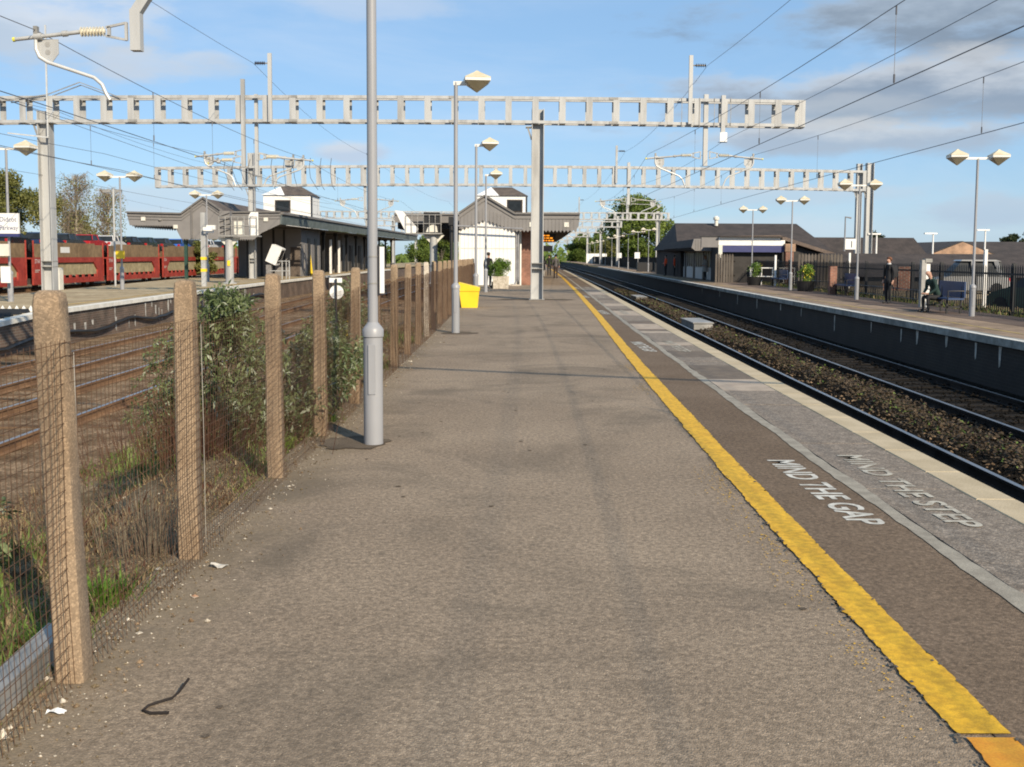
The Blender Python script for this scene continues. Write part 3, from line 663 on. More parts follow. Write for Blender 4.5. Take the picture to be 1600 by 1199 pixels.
def leafy(name, label, cat, c, blobs, n, lw, mats, seed, stems=12, group=None, zbase=None, droop=.3, stem_m=None):
    """shrub: stems from the base, long leaves in sprays spread through the blobs' volume"""
    r = random.Random(seed); t_ = thing(name, label, cat, c, 0, group); b = MB(); tips = []
    for i in range(stems):
        bl = r.choice(blobs); q = Vector((bl[0] + r.uniform(-1, 1) * bl[3] * .7, bl[1] + r.uniform(-1, 1) * bl[3] * .7, bl[2] + r.uniform(-.2, .9) * bl[4]))
        p0 = Vector((r.gauss(0, .12), r.gauss(0, .12), -.05)); mid = (p0 + q) / 2 + Vector((r.uniform(-.1, .1), r.uniform(-.1, .1), .12))
        b.tube([p0, mid, q], [.02 * lw / .05, .012 * lw / .05, .004], 5, False)
    b.build('stems', stem_m or M_bark, t_)
    b = MB(); k = 0
    while k < n:
        bl = r.choice(blobs); v = Vector((r.gauss(0, 1), r.gauss(0, 1), r.gauss(0, 1))).normalized() * r.random() ** .45
        p = Vector((bl[0] + v.x * bl[3], bl[1] + v.y * bl[3], bl[2] + v.z * bl[4]))
        if math.sin(p.x * 9 + seed) + math.sin(p.y * 8 + 2) + math.sin(p.z * 10 + 1) < r.uniform(-1.9, .5): continue
        ax = Vector((r.gauss(0, 1), r.gauss(0, 1), r.uniform(-.2, 1.3))).normalized()
        for q in range(6):
            a = q * 2.4 + r.random(); L_ = lw * r.uniform(.9, 2.6); side = ax.orthogonal().normalized(); side.rotate(Matrix.Rotation(a, 3, ax))
            d = (side * r.uniform(.6, 1) + ax * r.uniform(.1, .8) - Vector((0, 0, droop * r.random()))).normalized(); wv = d.cross(Vector((r.gauss(0, .5), r.gauss(0, .5), 1))).normalized() * (L_ * .16)
            p1 = p + ax * (q * lw * .25); m_ = p1 + d * L_ * .5; b.cur = 0 if r.random() < .86 else min(1, len(mats) - 1)
            b.add([p1, m_ + wv, p1 + d * L_ - Vector((0, 0, L_ * .15)), m_ - wv], [(0, 1, 2, 3)])
            k += 1
    b.build('foliage', mats, t_, kind='stuff'); return t_
leafy('shrub', 'big grey-green leafy shrub growing behind the fence between the second and third visible posts', 'shrub', (-2.78, 9.35, -.5),
      [(.12, .2, 1.3, .5, .5), (.45, .1, .85, .65, .5), (-.22, .25, .95, .48, .55), (.75, .8, 1.0, .5, .45), (.15, -.2, .6, .45, .40), (-.42, .3, .55, .42, .42), (.6, .2, .55, .5, .42), (.15, 0, 1.6, .28, .24), (.85, 1.5, 1.05, .4, .4)], 20000, .036, [M_budd, M_buddp], 11, 70)
leafy('shrub', 'low leafy shrub spreading towards the rails left of the big shrub', 'shrub', (-3.62, 11.6, -.9), [(0, 0, .72, .36, .36), (.35, -.1, .55, .38, .36), (.1, .3, .95, .30, .28)], 4600, .034, [M_budd, M_buddp], 12, 22)
leafy('shrub', 'dark leafy shrub cut by the left frame edge beside the fence', 'shrub', (-2.95, 5.25, -.3), [(0, 0, .42, .32, .40), (-.3, .2, .55, .35, .35), (-.1, -.5, .15, .35, .3)], 5500, .042, [M_budd, M_buddp], 13, 14)
leafy('shrub', 'shrub showing behind the nearest lamp post beyond the fence', 'shrub', (-2.45, 14.2, -.5), [(0, 0, .9, .5, .55), (.2, .3, 1.4, .4, .45), (-.2, -.6, .6, .5, .5), (.1, 1.3, .9, .5, .6)], 9000, .036, [M_budd, M_buddp], 14, 18)
for i, (x, y, s_, lb) in enumerate([(-1.99, 4.92, 1., 'bright green weed tuft inside the fence near the first visible post'), (-1.98, 4.35, .7, 'small green weed tuft just behind the first visible post'), (-1.80, 3.35, .45, 'tiny green weed by the pale concrete edging'), (-1.86, 10.2, .8, 'yellow-green weed at the foot of the fourth visible post'), (-2.0, 8.9, .7, 'green weed left of the lamp post base behind the mesh')]):
    rr = random.Random(90 + i); b = MB(); wt = thing('weed', lb, 'weed', (x, y, bank(x, y) if x < LX else .0), 0, 'green weed tufts by the fence'); wt.scale = (s_,) * 3
    for k in range(220):
        a = rr.uniform(0, 6.28); d = abs(rr.gauss(0, .085)); blade(b, math.cos(a) * d, math.sin(a) * d, 0, rr.uniform(.05, .15), rr.uniform(.005, .011), rr.uniform(.3, 1.0), a + rr.uniform(-.6, .6))
    b.build('leaves', M_hedge, wt, kind='stuff')
# small debris on the tarmac
b = MB(); b.tube([(-1.215, 3.80, .05), (-1.235, 3.74, .022), (-1.25, 3.715, .012), (-1.29, 3.69, .008), (-1.32, 3.66, .007), (-1.325, 3.62, .007), (-1.29, 3.595, .008), (-1.225, 3.60, .008)], .0055, 6)
tag(b.build('bent_wire', M_raildark, smooth=60), 'bent black piece of wire lying on the tarmac near the fence', 'wire')
def crumple(x, y, s_, seed):
    rr = random.Random(seed); b = MB(); n = 4; vs = [(x + (i / n - .5) * s_ * 2, y + (j / n - .5) * s_, .004 + rr.random() * s_ * .5) for j in range(n + 1) for i in range(n + 1)]
    b.add(vs, [(j * 5 + i, j * 5 + i + 1, j * 5 + i + 6, j * 5 + i + 5) for j in range(n) for i in range(n)]); return b
tag(crumple(-1.63, 3.60, .032, 1).build('paper_scrap', M_sign), 'crumpled white paper scrap on the grit near the bottom left corner', 'litter', 'litter by the fence')
tag(crumple(-1.54, 5.35, .045, 2).build('paper_scrap', M_stainw), 'pale flat scrap lying beside the second visible fence post', 'litter', 'litter by the fence')
b = MB(); stone(b, -1.52, 4.87, .006, .02, r); tag(b.build('stone', M_bricktan), 'small orange-brown stone on the grit by the fence', 'stone', 'loose stones')
b = MB(); stone(b, -1.74, 3.42, .006, .03, r); tag(b.build('stone', M_concpale), 'pale stone on the grit at the bottom left', 'stone', 'loose stones')
# small signs behind the fence
t_ = thing('disc_sign', 'round white disc on a dark stake behind the fence, seen from the back', 'sign', (-2.21, 13, -.4))
MB().tube([(0, 0, -.4), (0, 0, 1.75)], .014, 6).build('stake', M_black, t_, smooth=60)
MB().prism([(.088 * math.cos(a * math.pi / 14), 1.58 + .088 * math.sin(a * math.pi / 14)) for a in range(28)], .03, .036).build('disc', M_sign, t_)
MB().box(-.09, .07, .03, .036, 1.70, 1.76).build('plate', M_sign, t_)
t_ = thing('marker_sign', 'small yellow marker plate on a stake beyond the fence', 'sign', (-2.43, 15, -.6)); MB().tube([(0, 0, -.3), (0, 0, 1.2)], .012, 6).build('stake', M_black, t_); MB().box(-.05, .05, -.02, -.014, 1.08, 1.30).build('plate', M_binyel, t_)

# ================================================================ platform lamps
def lantern(b_top, parent, x, z, s_=.265, ang=R(52)):
    l = MB().lathe([(.02, z + .235), (s_ * .35, z + .195), (s_ * 1.42, z + .075), (s_ * 1.42, z + .06)][::-1], 4, (x, 0, 0), ang).build('lantern_hood', M_lantern, parent)
    b = MB()
    for za, zb_ in ((.03, .056), (-.0, .027)): b.lathe([(s_ * 1.41, z + za), (s_ * 1.41, z + zb_)], 4, (x, 0, 0), ang)
    b.build('lantern_band', M_lanternw, parent)
    MB().lathe([(.015, z - .215), (s_ * 1.38, z - .003)], 4, (x, 0, 0), ang).build('lantern_diffuser', M_lens, parent)
def column(parent, top, rb=.084, rp=.045, hb=1.0):
    MB().lathe([(rb, -.02), (rb, hb - .06)], 24).build('base', M_lamp, parent, smooth=40)
    MB().lathe([(rb + .008, hb - .055), (rb + .009, hb + .005), (rb - .008, hb + .03), (rp + .01, hb + .055), (rp, hb + .07)], 24).build('collar', M_lamp, parent, smooth=40)
    MB().box(-.03, .03, -rb - .006, -rb + .01, hb - .55, hb - .12).build('door', M_lamp, parent)
    MB().lathe([(rp, hb + .07), (rp * .9, top)], 16).build('pole', M_lamp, parent, smooth=60)
LG = 'single lantern lamps on our platform'
lamp = thing('platform_lamp', 'nearest grey lamp post on our platform, cut by the top of the picture', 'lamp post', (-1.205, 8.95, 0), 0, LG)
column(lamp, 5.25)
MB().box(-.05, .30, -.035, .035, 5.19, 5.27).build('bracket_arm', M_lanternw, lamp); lantern(None, lamp, .44, 5.26)
for i, y in enumerate((21.98, 34.2, 46.8)):
    dup(lamp, ['second lamp post on our platform with a cream pyramid lantern', 'third lamp post on our platform, behind the yellow bin', 'fourth lamp post on our platform, in front of the white boarded wall'][i], (-1.2 - .0 * i, y, 0))
ns = thing('pole_notice', 'narrow white notice strapped edge-on to the nearest lamp post', 'notice', (-1.205, 8.95, 0))
MB().box(.062, .10, -.012, .02, 1.32, 1.72).build('notice_plate', M_sign, ns); MB().box(.046, .06, -.02, .03, 1.30, 1.73).build('backing', M_signblk, ns)
for z in (1.4, 1.63): MB().lathe([(.048, z), (.048, z + .012)], 16).build('strap', M_galvd, ns, smooth=40)
ds = 'twin lantern lamps on the right platform'
twin = thing('twin_platform_lamp', 'nearest twin-lantern lamp on the right platform, tallest at right', 'lamp post', (13.02, 29.3, 0), 0, ds)
column(twin, 4.43, .08, .038, .85); MB().box(-.45, .45, -.025, .025, 4.40, 4.46).build('bracket_arm', M_lanternw, twin)
for s_ in (-1, 1): lantern(None, twin, s_ * .58, 4.45, .235, R(40))
rl = [(13.46, 40.5, 'twin-lantern lamp in front of the paired gantry mast on the right platform'), (13.9, 51.8, 'twin-lantern lamp beside the white fascia building end on the right platform'), (14.3, 62, 'twin-lantern lamp in front of the navy sign band on the right platform')]
for x, y, lb in rl: dup(twin, lb, (x, y, 0))
far = [(14.4, 110), (14.5, 120), (14.7, 132), (14.95, 146), (15.4, 161), (15.9, 178), (16.5, 196), (17.1, 216), (17.6, 236)]
nth = ['first', 'second', 'third', 'fourth', 'fifth', 'sixth', 'seventh', 'eighth', 'ninth']
for i, (x, y) in enumerate(far): dup(twin, f'{nth[i]} lamp counted leftwards in the far lamp row before the big tree', (x, y, 0))
for x, y, z, lb in [(-17.05, 35.2, 0, 'twin-lantern lamp carrying the station name sign on the left platform'), (-17.95, 47.7, 0, 'twin-lantern lamp with a yellow plate on the left platform before the red wagons'), (-18.2, 62, 0, 'twin-lantern lamp in front of the grey canopy gable on the left platform')]:
    dup(twin, lb, (x, y, z), None, 'twin lantern lamps on the left platform', 1.16)

# ================================================================ yellow grit bin and planter
bn = thing('grit_bin', 'bright yellow grit bin with sloping lid beside the third lamp post', 'grit bin', (-1.36, 32.9, 0))
MB().add([(-.24, -.22, 0), (.26, -.22, 0), (.26, .3, 0), (-.24, .3, 0), (-.31, -.28, .52), (.31, -.28, .52), (.31, .34, .52), (-.31, .34, .52)], [(3, 2, 1, 0), (4, 5, 6, 7), (0, 1, 5, 4), (1, 2, 6, 5), (2, 3, 7, 6), (3, 0, 4, 7)]).build('body', M_binyel, bn)
MB().add([(-.325, -.30, .525), (.325, -.30, .525), (.325, .36, .525), (-.325, .36, .525), (-.335, -.31, .80), (.335, -.31, .64), (.335, .37, .64), (-.335, .37, .80)], [(3, 2, 1, 0), (4, 5, 6, 7), (0, 1, 5, 4), (1, 2, 6, 5), (2, 3, 7, 6), (3, 0, 4, 7)]).build('lid', M_binyel, bn)
pt = thing('planter', 'grey stone trough by the white wall holding a clipped round bush', 'planter', (-.56, 52, 0))
MB().add([(-.4, -.28, 0), (.36, -.28, 0), (.36, .3, 0), (-.4, .3, 0), (-.42, -.3, .62), (.40, -.3, .62), (.40, .32, .62), (-.42, .32, .62)], [(4, 5, 6, 7), (0, 1, 5, 4), (1, 2, 6, 5), (2, 3, 7, 6), (3, 0, 4, 7)]).build('trough', M_concpale, pt)
leafy('clipped_bush', 'rounded bright green bush growing in the stone trough by the white wall', 'bush', (-.62, 52, .5), [(0, 0, .52, .56, .5), (.14, 0, .66, .42, .38), (-.18, .1, .4, .48, .44)], 9500, .04, [M_hedge, M_grass], 15, 10)
tag(MB().box(-1.05, -.74, 52.2, 52.5, 0, .33).build('holdall', M_suit), 'dark bag on the ground beside the stone trough', 'bag')
# ================================================================ overhead line equipment
def insulator(b, p, q, r_=.07, n=8):
    p, q = Vector(p), Vector(q); L_ = (q - p).length; pts = []; rs = []
    for i in range(n):
        for u, k in ((.05, .42), (.38, .45), (.5, 1.), (.62, 1.), (.74, .45)):
            pts.append(p + (q - p) * ((i + u) / n)); rs.append(r_ * k)
    b.tube([p] + pts + [q], [r_ * .35] + rs + [r_ * .35], 10)
def gantry(label, y, x0, x1, zt, zb, masts, bay, skew=0., depth=.45, ch=.11, detail=True, mastw=.30, rz_top=None):
    """box girder of four chords with batten plates in front and back, on H-section masts"""
    t_ = thing('overhead_gantry', label, 'gantry', (0, y, 0), 0, 'overhead line gantries')
    Y = lambda x: skew * x
    Z = lambda x: (rz_top(x) if rz_top else 0)
    for zc, nm in ((zt - ch / 2, 'top_chord'), (zb + ch / 2, 'bottom_chord')):
        for dy in (-depth / 2, depth / 2):
            b = MB(); xs_ = [x0 + (x1 - x0) * k / 6 for k in range(7)]
            for a, c in zip(xs_, xs_[1:]): b.beam((a, Y(a) + dy, zc + Z(a)), (c, Y(c) + dy, zc + Z(c)), .10, ch)
            b.build(nm, M_galv, t_)
    n = max(2, int(round((x1 - x0) / bay))); bme = None; lme = None
    for i in range(n + 1):
        x = x0 + (x1 - x0) * i / n
        x = min(max(x, x0 + .12), x1 - .12)
        for dy in (-depth / 2 - .058, depth / 2 + .058):
            if bme is None:
                o = MB().box(-.115, .115, -.006, .006, zb + .01, zt - .01).build('batten', M_galv, t_); bme = o.data; bpy.data.objects.remove(o)
            link('batten', bme, t_, (x, Y(x) + dy, Z(x)))
        if detail:
            if lme is None:
                o = MB().box(-.05, .05, -depth / 2 + .05, depth / 2 - .05, zt - ch - .07, zt - ch - .005).box(-.11, .11, -depth / 2 + .05, depth / 2 - .05, zb - .02, zb - .006).build('cross_tie', M_galvd, t_); lme = o.data; bpy.data.objects.remove(o)
            link('cross_tie', lme, t_, (x, Y(x), Z(x)))
    if detail:                               # bolted splice plates where the girder sections join
        xq = x0 + 4.1
        while xq < x1 - 2:
            for zc in (zt - ch / 2, zb + ch / 2):
                sp_ = MB().box(xq - .16, xq + .16, -depth / 2 - .066, -depth / 2 - .058, zc - ch * .42 + Z(xq), zc + ch * .42 + Z(xq)).build('splice_plate', M_galvd, t_)
            xq += 5.9
    for x, top, base, w in masts:
        b = MB(); h = w / 2
        b.box(x - h, x - h + .03, Y(x) - w / 2, Y(x) + w / 2, base, top).box(x + h - .03, x + h, Y(x) - w / 2, Y(x) + w / 2, base, top).box(x - h + .03, x + h - .03, Y(x) - .01, Y(x) + .01, base, top)
        ms_ = b.build('mast', M_galv, t_)
        for zb2 in (base + 1.16, base + 1.36): MB().box(x - h - .012, x + h + .012, Y(x) - w / 2 - .012, Y(x) + w / 2 + .012, zb2, zb2 + .025).build('strap', M_galvd, ms_)
        MB().box(x - h - .06, x + h + .06, Y(x) - w / 2 - .06, Y(x) + w / 2 + .06, base, base + .03).build('base_plate', M_galvd, ms_)
        b = MB(); b.beam((x - h - .16, Y(x) - w * .3, zb - .02), (x - h, Y(x) - w * .3, zb - .5), .03, .06).box(x - h - .22, x - h, Y(x) - w * .4, Y(x) + w * .3, zb - .05, zb - .012).build('bracket', M_galvd, t_)
    return t_
def drop_tube(t_, x, y, z0, z1, w=.15, m=None):
    b = MB(); b.beam((x, y, z0), (x, y, z1), w, w); b.box(x - .17, x + .17, y - .1, y + .1, (z1 if z1 < 7 else z0) - 0, (z1 if z1 < 7 else z0) + .001)
    return b.build('drop_tube', m or M_galv, t_)
def feeder_post(t_, x, y, ztop, zg, sgn):
    o = MB().box(x - .07, x + .07, y - .40, y - .29, zg - 1.0, ztop).build('feeder_post', M_galv, t_)
    b = MB(); z = ztop - .36; b.tube([(x, y - .35, z), (x + sgn * .16, y - .35, z)], .025, 6); b.build('clamp', M_galvd, o)
    b = MB(); insulator(b, (x + sgn * .16, y - .35, z), (x + sgn * .55, y - .35, z), .075, 6); b.build('insulator', M_insuld, o)
    return (x + sgn * .60, y - .35, z)
def cantilever(t_, x, y, z, sgn, L_=1.75, arm=True, zc=4.0, m_in=None):
    """bracket frame, insulator, support tube and bent registration arm, reaching sgn along x from a drop tube at x"""
    P = lambda u, w: (x + sgn * u, y, z + w)
    root = MB().beam(P(.10, .11), P(.42, .04), .035, .035).beam(P(.10, -.15), P(.42, -.09), .035, .035).beam(P(.37, .05), P(.37, -.1), .05, .035).beam(P(.10, .12), P(.10, -.16), .04, .05).build('cantilever', M_galv, t_)
    b = MB(); insulator(b, P(.43, -.02), P(.82, -.03), .078, 8); b.build('insulator', m_in or M_insul, root)
    b = MB(); b.tube([P(.82, -.03), P(1.05, -.06), P(L_, -.15)], [.035, .032, .032], 8); b.tube([P(1.02, -.055), P(1.10, -.062)], .048, 8); b.tube([P(L_ - .42, -.10), P(L_ - .30, -.11)], .055, 8); b.build('support_tube', M_galv, root, smooth=50)
    b = MB(); b.tube([P(L_, -.15), P(L_ + .035, -.155)], .037, 8); b.build('end_cap', M_capy, root)
    b = MB(); b.box(min(P(L_ - .36, 0)[0], P(L_ - .30, 0)[0]), max(P(L_ - .36, 0)[0], P(L_ - .30, 0)[0]), y - .04, y + .04, z - .11, z + .05); b.build('wire_clamp', M_galvd, root)
    if arm:
        h = z - zc
        b = MB(); w0 = L_ - .32
        b.tube([P(w0, -.14), P(w0 - .0, -.30), P(w0 - .05, -.42), P(w0 - .18, -.50), P(w0 - .9, -.50 - (h - .5) * .40), P(w0 - 1.02, -.57 - (h - .5) * .46), P(w0 - 1.08, -.66 - (h - .5) * .55), P(w0 - 1.14, -h - .0)], .029, 8); b.build('registration_arm', M_alu, root, smooth=60)
        b = MB(); pl = [(w0 + .0, -.14), (w0 - .34, -.14), (w0 - .34, -.36), (w0 - .24, -.49), (w0 - .05, -.40), (w0 + .0, -.26)]
        b.prism([(x + sgn * u, z + w) for u, w in pl], y + .03, y + .042); b.cur = 1
        for wz in (-.22, -.34): b.prism([(x + sgn * (w0 - .17) + .042 * math.cos(a * math.pi / 5), z + wz + .042 * math.sin(a * math.pi / 5)) for a in range(10)], y + .026, y + .029)
        b.build('gusset_plate', [M_galv, M_galvd], root)
    return (x + sgn * (L_ - .33), y, z + .05)
rise = lambda x: .10 * (1 - ((x + 4) / 15) ** 2)
G1, G2, G3 = 38.9, 70., 129.
g0 = gantry('galvanised gantry end hanging over the left tracks above the top of the picture', 16.5, -30, -5.2, 7.5, 6.5, [(-14.6, 7.0, -1.1, .3), (-27, 7.0, -1.1, .3)], 1.03)
b = MB(); b.beam((-5.55, 16.5, 6.6), (-5.55, 16.5, 5.85), .15, .15).beam((-5.55, 16.5, 5.9), (-5.89, 16.5, 5.40), .15, .15).beam((-5.89, 16.5, 5.44), (-5.89, 16.5, 4.81), .16, .16); b.build('drop_tube', M_galv, g0)
c0 = cantilever(g0, -5.95, 16.5, 5.13, -1, 1.84, True, 4.05)
g1 = gantry('nearest full gantry, galvanised box girder crossing above the platform on the tall mast', G1, -24, 10.75, 7.40, 6.42, [(.92, 7.05, 0, .46), (-17.35, 6.9, -.02, .44)], .985, 0, rz_top=rise)
f1 = feeder_post(g1, -8.92, G1, 8.98, 7.5, -1); f2 = feeder_post(g1, 6.5, G1, 8.98, 7.5, 1)
drop_tube(g1, -9.93, G1 - .30, 8.05, 4.85, .14); drop_tube(g1, -9.52, G1, 7.55, 4.55, .12)
b = MB(); b.beam((-17.1, G1 - .33, 9.95), (-17.12, G1 - .33, 5.9), .05, .05).beam((-17.1, G1 - .33, 5.9), (-18.6, G1 - .33, 6.05), .045, .045); b.build('drop_tube', M_alu, g1)
b = MB(); P0 = [(-18.5, 7.25), (-17.1, 7.45), (-15.9, 7.9), (-14.4, 7.35)]
for a, c in zip(P0, P0[1:]): b.beam((a[0], G1 - .34, a[1]), (c[0], G1 - .34, c[1]), .03, .03); b.beam((a[0], G1 - .20, a[1] - .08), (c[0], G1 - .20, c[1] - .08), .03, .03)
b.build('bracing_stay', M_galvd, g1)
ca = cantilever(g1, -9.85, G1 - .30, 5.38, -1, 1.85, True, 4.15); cb = cantilever(g1, -9.6, G1 - .05, 5.28, 1, 2.15, True, 4.15)
cantilever(g1, -9.85, G1 - .55, 5.12, -1, 1.3, False); c_b2 = cantilever(g1, -9.6, G1 + .3, 5.33, 1, 1.7, True, 4.2)
drop_tube(g1, 7.13, G1 - .05, 7.62, 5.0, .16); drop_tube(g1, 7.72, G1 - .30, 7.55, 5.85, .15)
MB().box(7.6, 7.86, G1 - .42, G1 - .38, 5.86, 6.2).build('tube_end_plate', M_sign, g1)
cc = cantilever(g1, 7.06, G1 - .05, 5.42, -1, 2.1, True, 4.2); cd = cantilever(g1, 7.2, G1 - .05, 5.42, 1, 2.05, True, 4.2)
for x in (6.2, 6.85, 7.4, 8.0): MB().tube([(x, G1 - .30, 6.38), (x, G1 - .30, 7.48)], .012, 4).build('u_bolt', M_galvd, g1)
rise2 = lambda x: .24 * (1 - (x / 24) ** 2)
g2 = gantry('second gantry, long girder crossing the whole station behind the nearest one', G2, -23.9, 23.6, 7.42, 6.05, [(-17.5, 8.4, 0, .42), (23.9, 7.95, -.5, .46), (23.2, 7.9, -.5, .34)], .985, 0, ch=.15, rz_top=rise2)
feeder_post(g2, 6.9, G2, 8.98, 7.5, 1); feeder_post(g2, -9.2, G2, 8.7, 7.5, -1)
drop_tube(g2, 7.75, G2 - .05, 7.9, 5.1, .18); cantilever(g2, 7.66, G2 - .05, 5.45, -1, 2.1, True, 4.2); cantilever(g2, 7.84, G2 - .05, 5.45, 1, 2.05, True, 4.2)
drop_tube(g2, -9.9, G2, 7.6, 4.6, .18); cantilever(g2, -10, G2, 5.4, -1, 1.9, True, 4.2); cantilever(g2, -9.8, G2, 5.4, 1, 2.1, True, 4.2)
g3 = gantry('third gantry, behind the canopies with its right mast in front of the big tree', G3, -24, 19.4, 7.05, 6.1, [(18, 7.2, -.3, .45), (-18, 7.2, 0, .42)], .97, 0, ch=.14, detail=False)
feeder_post(g3, 8.2, G3, 8.9, 7, 1)
drop_tube(g3, 14.2, G3, 8.9, 6.0, .3); cantilever(g3, 14.1, G3 - .6, 8.1, -1, 3.5, True, 6.6); cantilever(g3, 14.3, G3 - .6, 8.1, 1, 4.2, True, 6.6)
drop_tube(g3, -9.9, G3, 7, 4.7, .2); cantilever(g3, -10, G3, 5.4, -1, 2.4, True, 4.2); cantilever(g3, -9.8, G3, 5.4, 1, 2.4, True, 4.2)
for i, y in enumerate((166, 205, 250, 300, 360)):
    gg = gantry('%s of the pale distant gantries over the tracks beyond the canopy' % ['nearest', 'second', 'third', 'fourth', 'farthest'][i], y, -22, E(y) + 10.5, 7.2, 6.2, [(E(y) + 9.9, 8.0, -1, .5), (-3.0, 8.0, -1, .5), (-19, 8, -1, .5)], 1.6, 0, ch=.16, detail=False)
    drop_tube(gg, E(y) + 3.2, y - y, 7.2, 4.8, .2); cantilever(gg, E(y) + 3.1, 0, 5.5, -1, 1.8, True, 4.1); cantilever(gg, E(y) + 3.3, 0, 5.5, 1, 1.8, True, 4.1)
    drop_tube(gg, -9.5, 0, 7.2, 4.8, .2); cantilever(gg, -9.6, 0, 5.5, -1, 2, True, 4.1); cantilever(gg, -9.4, 0, 5.5, 1, 2, True, 4.1)
# every part above was laid out with the gantry's own y: bring drop tubes etc. into the gantry's local frame
for o in list(COL.objects):
    if o.get('category') == 'gantry' and o.location.y > 0:
        y = o.location.y
        for k in [c for c in COL.objects if c.parent == o]:
            if k.data.vertices and k.data.users == 1 and abs(sum(v.co.y for v in k.data.vertices) / len(k.data.vertices) - y) < 5 and y > 6:
                for q in [k] + [c for c in COL.objects if c.parent == k]:
                    for v in q.data.vertices: v.co.y -= y
# ---- wires
def span(p, q, sag, n=14): return [Vector(p) + (Vector(q) - Vector(p)) * (i / n) - Vector((0, 0, 4 * sag * (i / n) * (1 - i / n))) for i in range(n + 1)]
WG = 'overhead wires'
def wire(label, pts, r_=.008, name='overhead_wire', m=None):
    o = MB().tube(pts, r_, 5, False).build(name, m or M_wire); return tag(o, label, 'wire', WG)
def line(label, sup, sag, r_, name='overhead_wire'):
    pts = []
    for a, c, s_ in zip(sup, sup[1:], sag): pts += span(a, c, s_)[(1 if pts else 0):]
    return wire(label, pts, r_, name), pts
def at(pts, y):
    for a, c in zip(pts, pts[1:]):
        if a.y <= y <= c.y: return a + (c - a) * ((y - a.y) / max(1e-6, c.y - a.y))
    return pts[-1]
def catenary(labels, cat_sup, con_sup, sag, drops, rc=.0065, rk=.0075):
    con_sup = [(a_[0], c_[1], c_[2]) for a_, c_ in zip(cat_sup, con_sup)]
    o, pc = line(labels[0], cat_sup, sag, rc, 'catenary_wire'); o2, pk = line(labels[1], con_sup, [0] * len(sag), rk, 'contact_wire')
    for y in drops:
        a, c = at(pc, y), at(pk, y); b = MB(); b.tube([a, c], .004, 4, False); b.tube([c + Vector((0, 0, .02)), c + Vector((0, 0, .13))], .014, 5); b.tube([a - Vector((0, 0, .12)), a], .012, 5); b.build('dropper', M_wire, o)
def xr1(y, s_=0.): return E(y) + 1.48 + s_
def xr2(y, s_=0.): return E(y) + 4.85 + s_
catenary(('upper catenary wire over the near right track', 'contact wire over the near right track'),
         [(5.1, -8, 5.35), (5.02, G1, 5.44), (xr1(G2), G2, 5.45), (xr1(G3), G3, 5.5), (xr1(205), 205, 5.5), (xr1(300), 300, 5.5)],
         [(4.8, -8, 3.95), (5.1, G1, 3.95), (xr1(G2), G2, 3.95), (xr1(G3), G3, 3.95), (xr1(205), 205, 3.95), (xr1(300), 300, 3.95)], [.42, .32, .5, .5, .5], [5, 14, 21.5, 29, 46, 54, 62, 78, 90, 102, 114])
catenary(('upper catenary wire over the far right track', 'contact wire over the far right track'),
         [(8.3, -8, 5.35), (9.0, G1, 5.44), (xr2(G2), G2, 5.45), (xr2(G3), G3, 5.5), (xr2(205), 205, 5.5), (xr2(300), 300, 5.5)],
         [(8.2, -8, 3.95), (8.75, G1, 3.95), (xr2(G2), G2, 3.95), (xr2(G3), G3, 3.95), (xr2(205), 205, 3.95), (xr2(300), 300, 3.95)], [.42, .32, .5, .5, .5], [5, 12, 19.5, 30.5, 46, 54, 62, 78, 90, 102])
catenary(('upper catenary wire over the siding track nearest the fence', 'contact wire over the siding track nearest the fence'),
         [(-7.6, -8, 5.3), (c0[0], 16.5, 5.12), (cb[0], G1, 5.24), (-7.5, G2, 5.25), (-7.5, G3, 5.3), (-7.3, 205, 5.3)],
         [(-7.7, -8, 4.0), (-7.75, 16.5, 4.0), (-7.6, G1, 4.0), (-7.6, G2, 4.0), (-7.6, G3, 4.0), (-7.6, 205, 4.0)], [.25, .18, .3, .5, .5], [9, 22, 26.5, 31, 46, 54, 62])
catenary(('upper catenary wire over the siding track by the left platform', 'contact wire over the siding track by the left platform'),
         [(-11.0, -8, 5.3), (-11.2, 16.5, 5.15), (ca[0], G1, 5.34), (-11.7, G2, 5.3), (-11.6, G3, 5.3), (-11.5, 205, 5.3)],
         [(-11, -8, 4.0), (-11.1, 16.5, 4.0), (-11.4, G1, 4.0), (-11.6, G2, 4.0), (-11.6, G3, 4.0), (-11.6, 205, 4.0)], [.25, .2, .3, .5, .5], [22, 28, 33, 46, 54, 62])
catenary(('upper catenary wire beyond the left platform', 'contact wire beyond the left platform'),
         [(-24.5, -8, 5.4), (-24.5, 16.5, 5.3), (-25.5, G1, 5.5), (-27, G2, 5.5), (-27, G3, 5.5)], [(-24.5, -8, 4.0), (-24.5, 16.5, 4.0), (-25.5, G1, 4.0), (-27, G2, 4.0), (-27, G3, 4.0)], [.3, .3, .4, .5], [46, 54, 62, 80, 100])
line('feeder wire on dark insulators at the left of the gantries', [(-9.6, -20, 9.1), f1, (-9.7, G2, 8.34), (-8, G3, 8.3), (-7, 205, 8.3)], [.75, .45, .6, .6], .007)
line('feeder wire on dark insulators at the right of the gantries', [(7.2, -20, 9.1), f2, (7.5, G2, 8.62), (8.8, G3, 8.5), (xr1(205), 205, 8.3)], [.75, .45, .6, .6], .007)
line('thin earth wire to the short drop tube near the right end of the nearest gantry', [(7.9, -20, 6.5), (7.85, G1 - .4, 5.97), (8.2, G2, 6.4), (10.6, G3, 6.4)], [.35, .3, .3], .007)
line('thin earth wire running along the left gantry masts', [(-14.8, -10, 6.6), (-16.9, G1, 6.9), (-17.3, G2, 7.2), (-18, G3, 7)], [.5, .4, .4], .007)
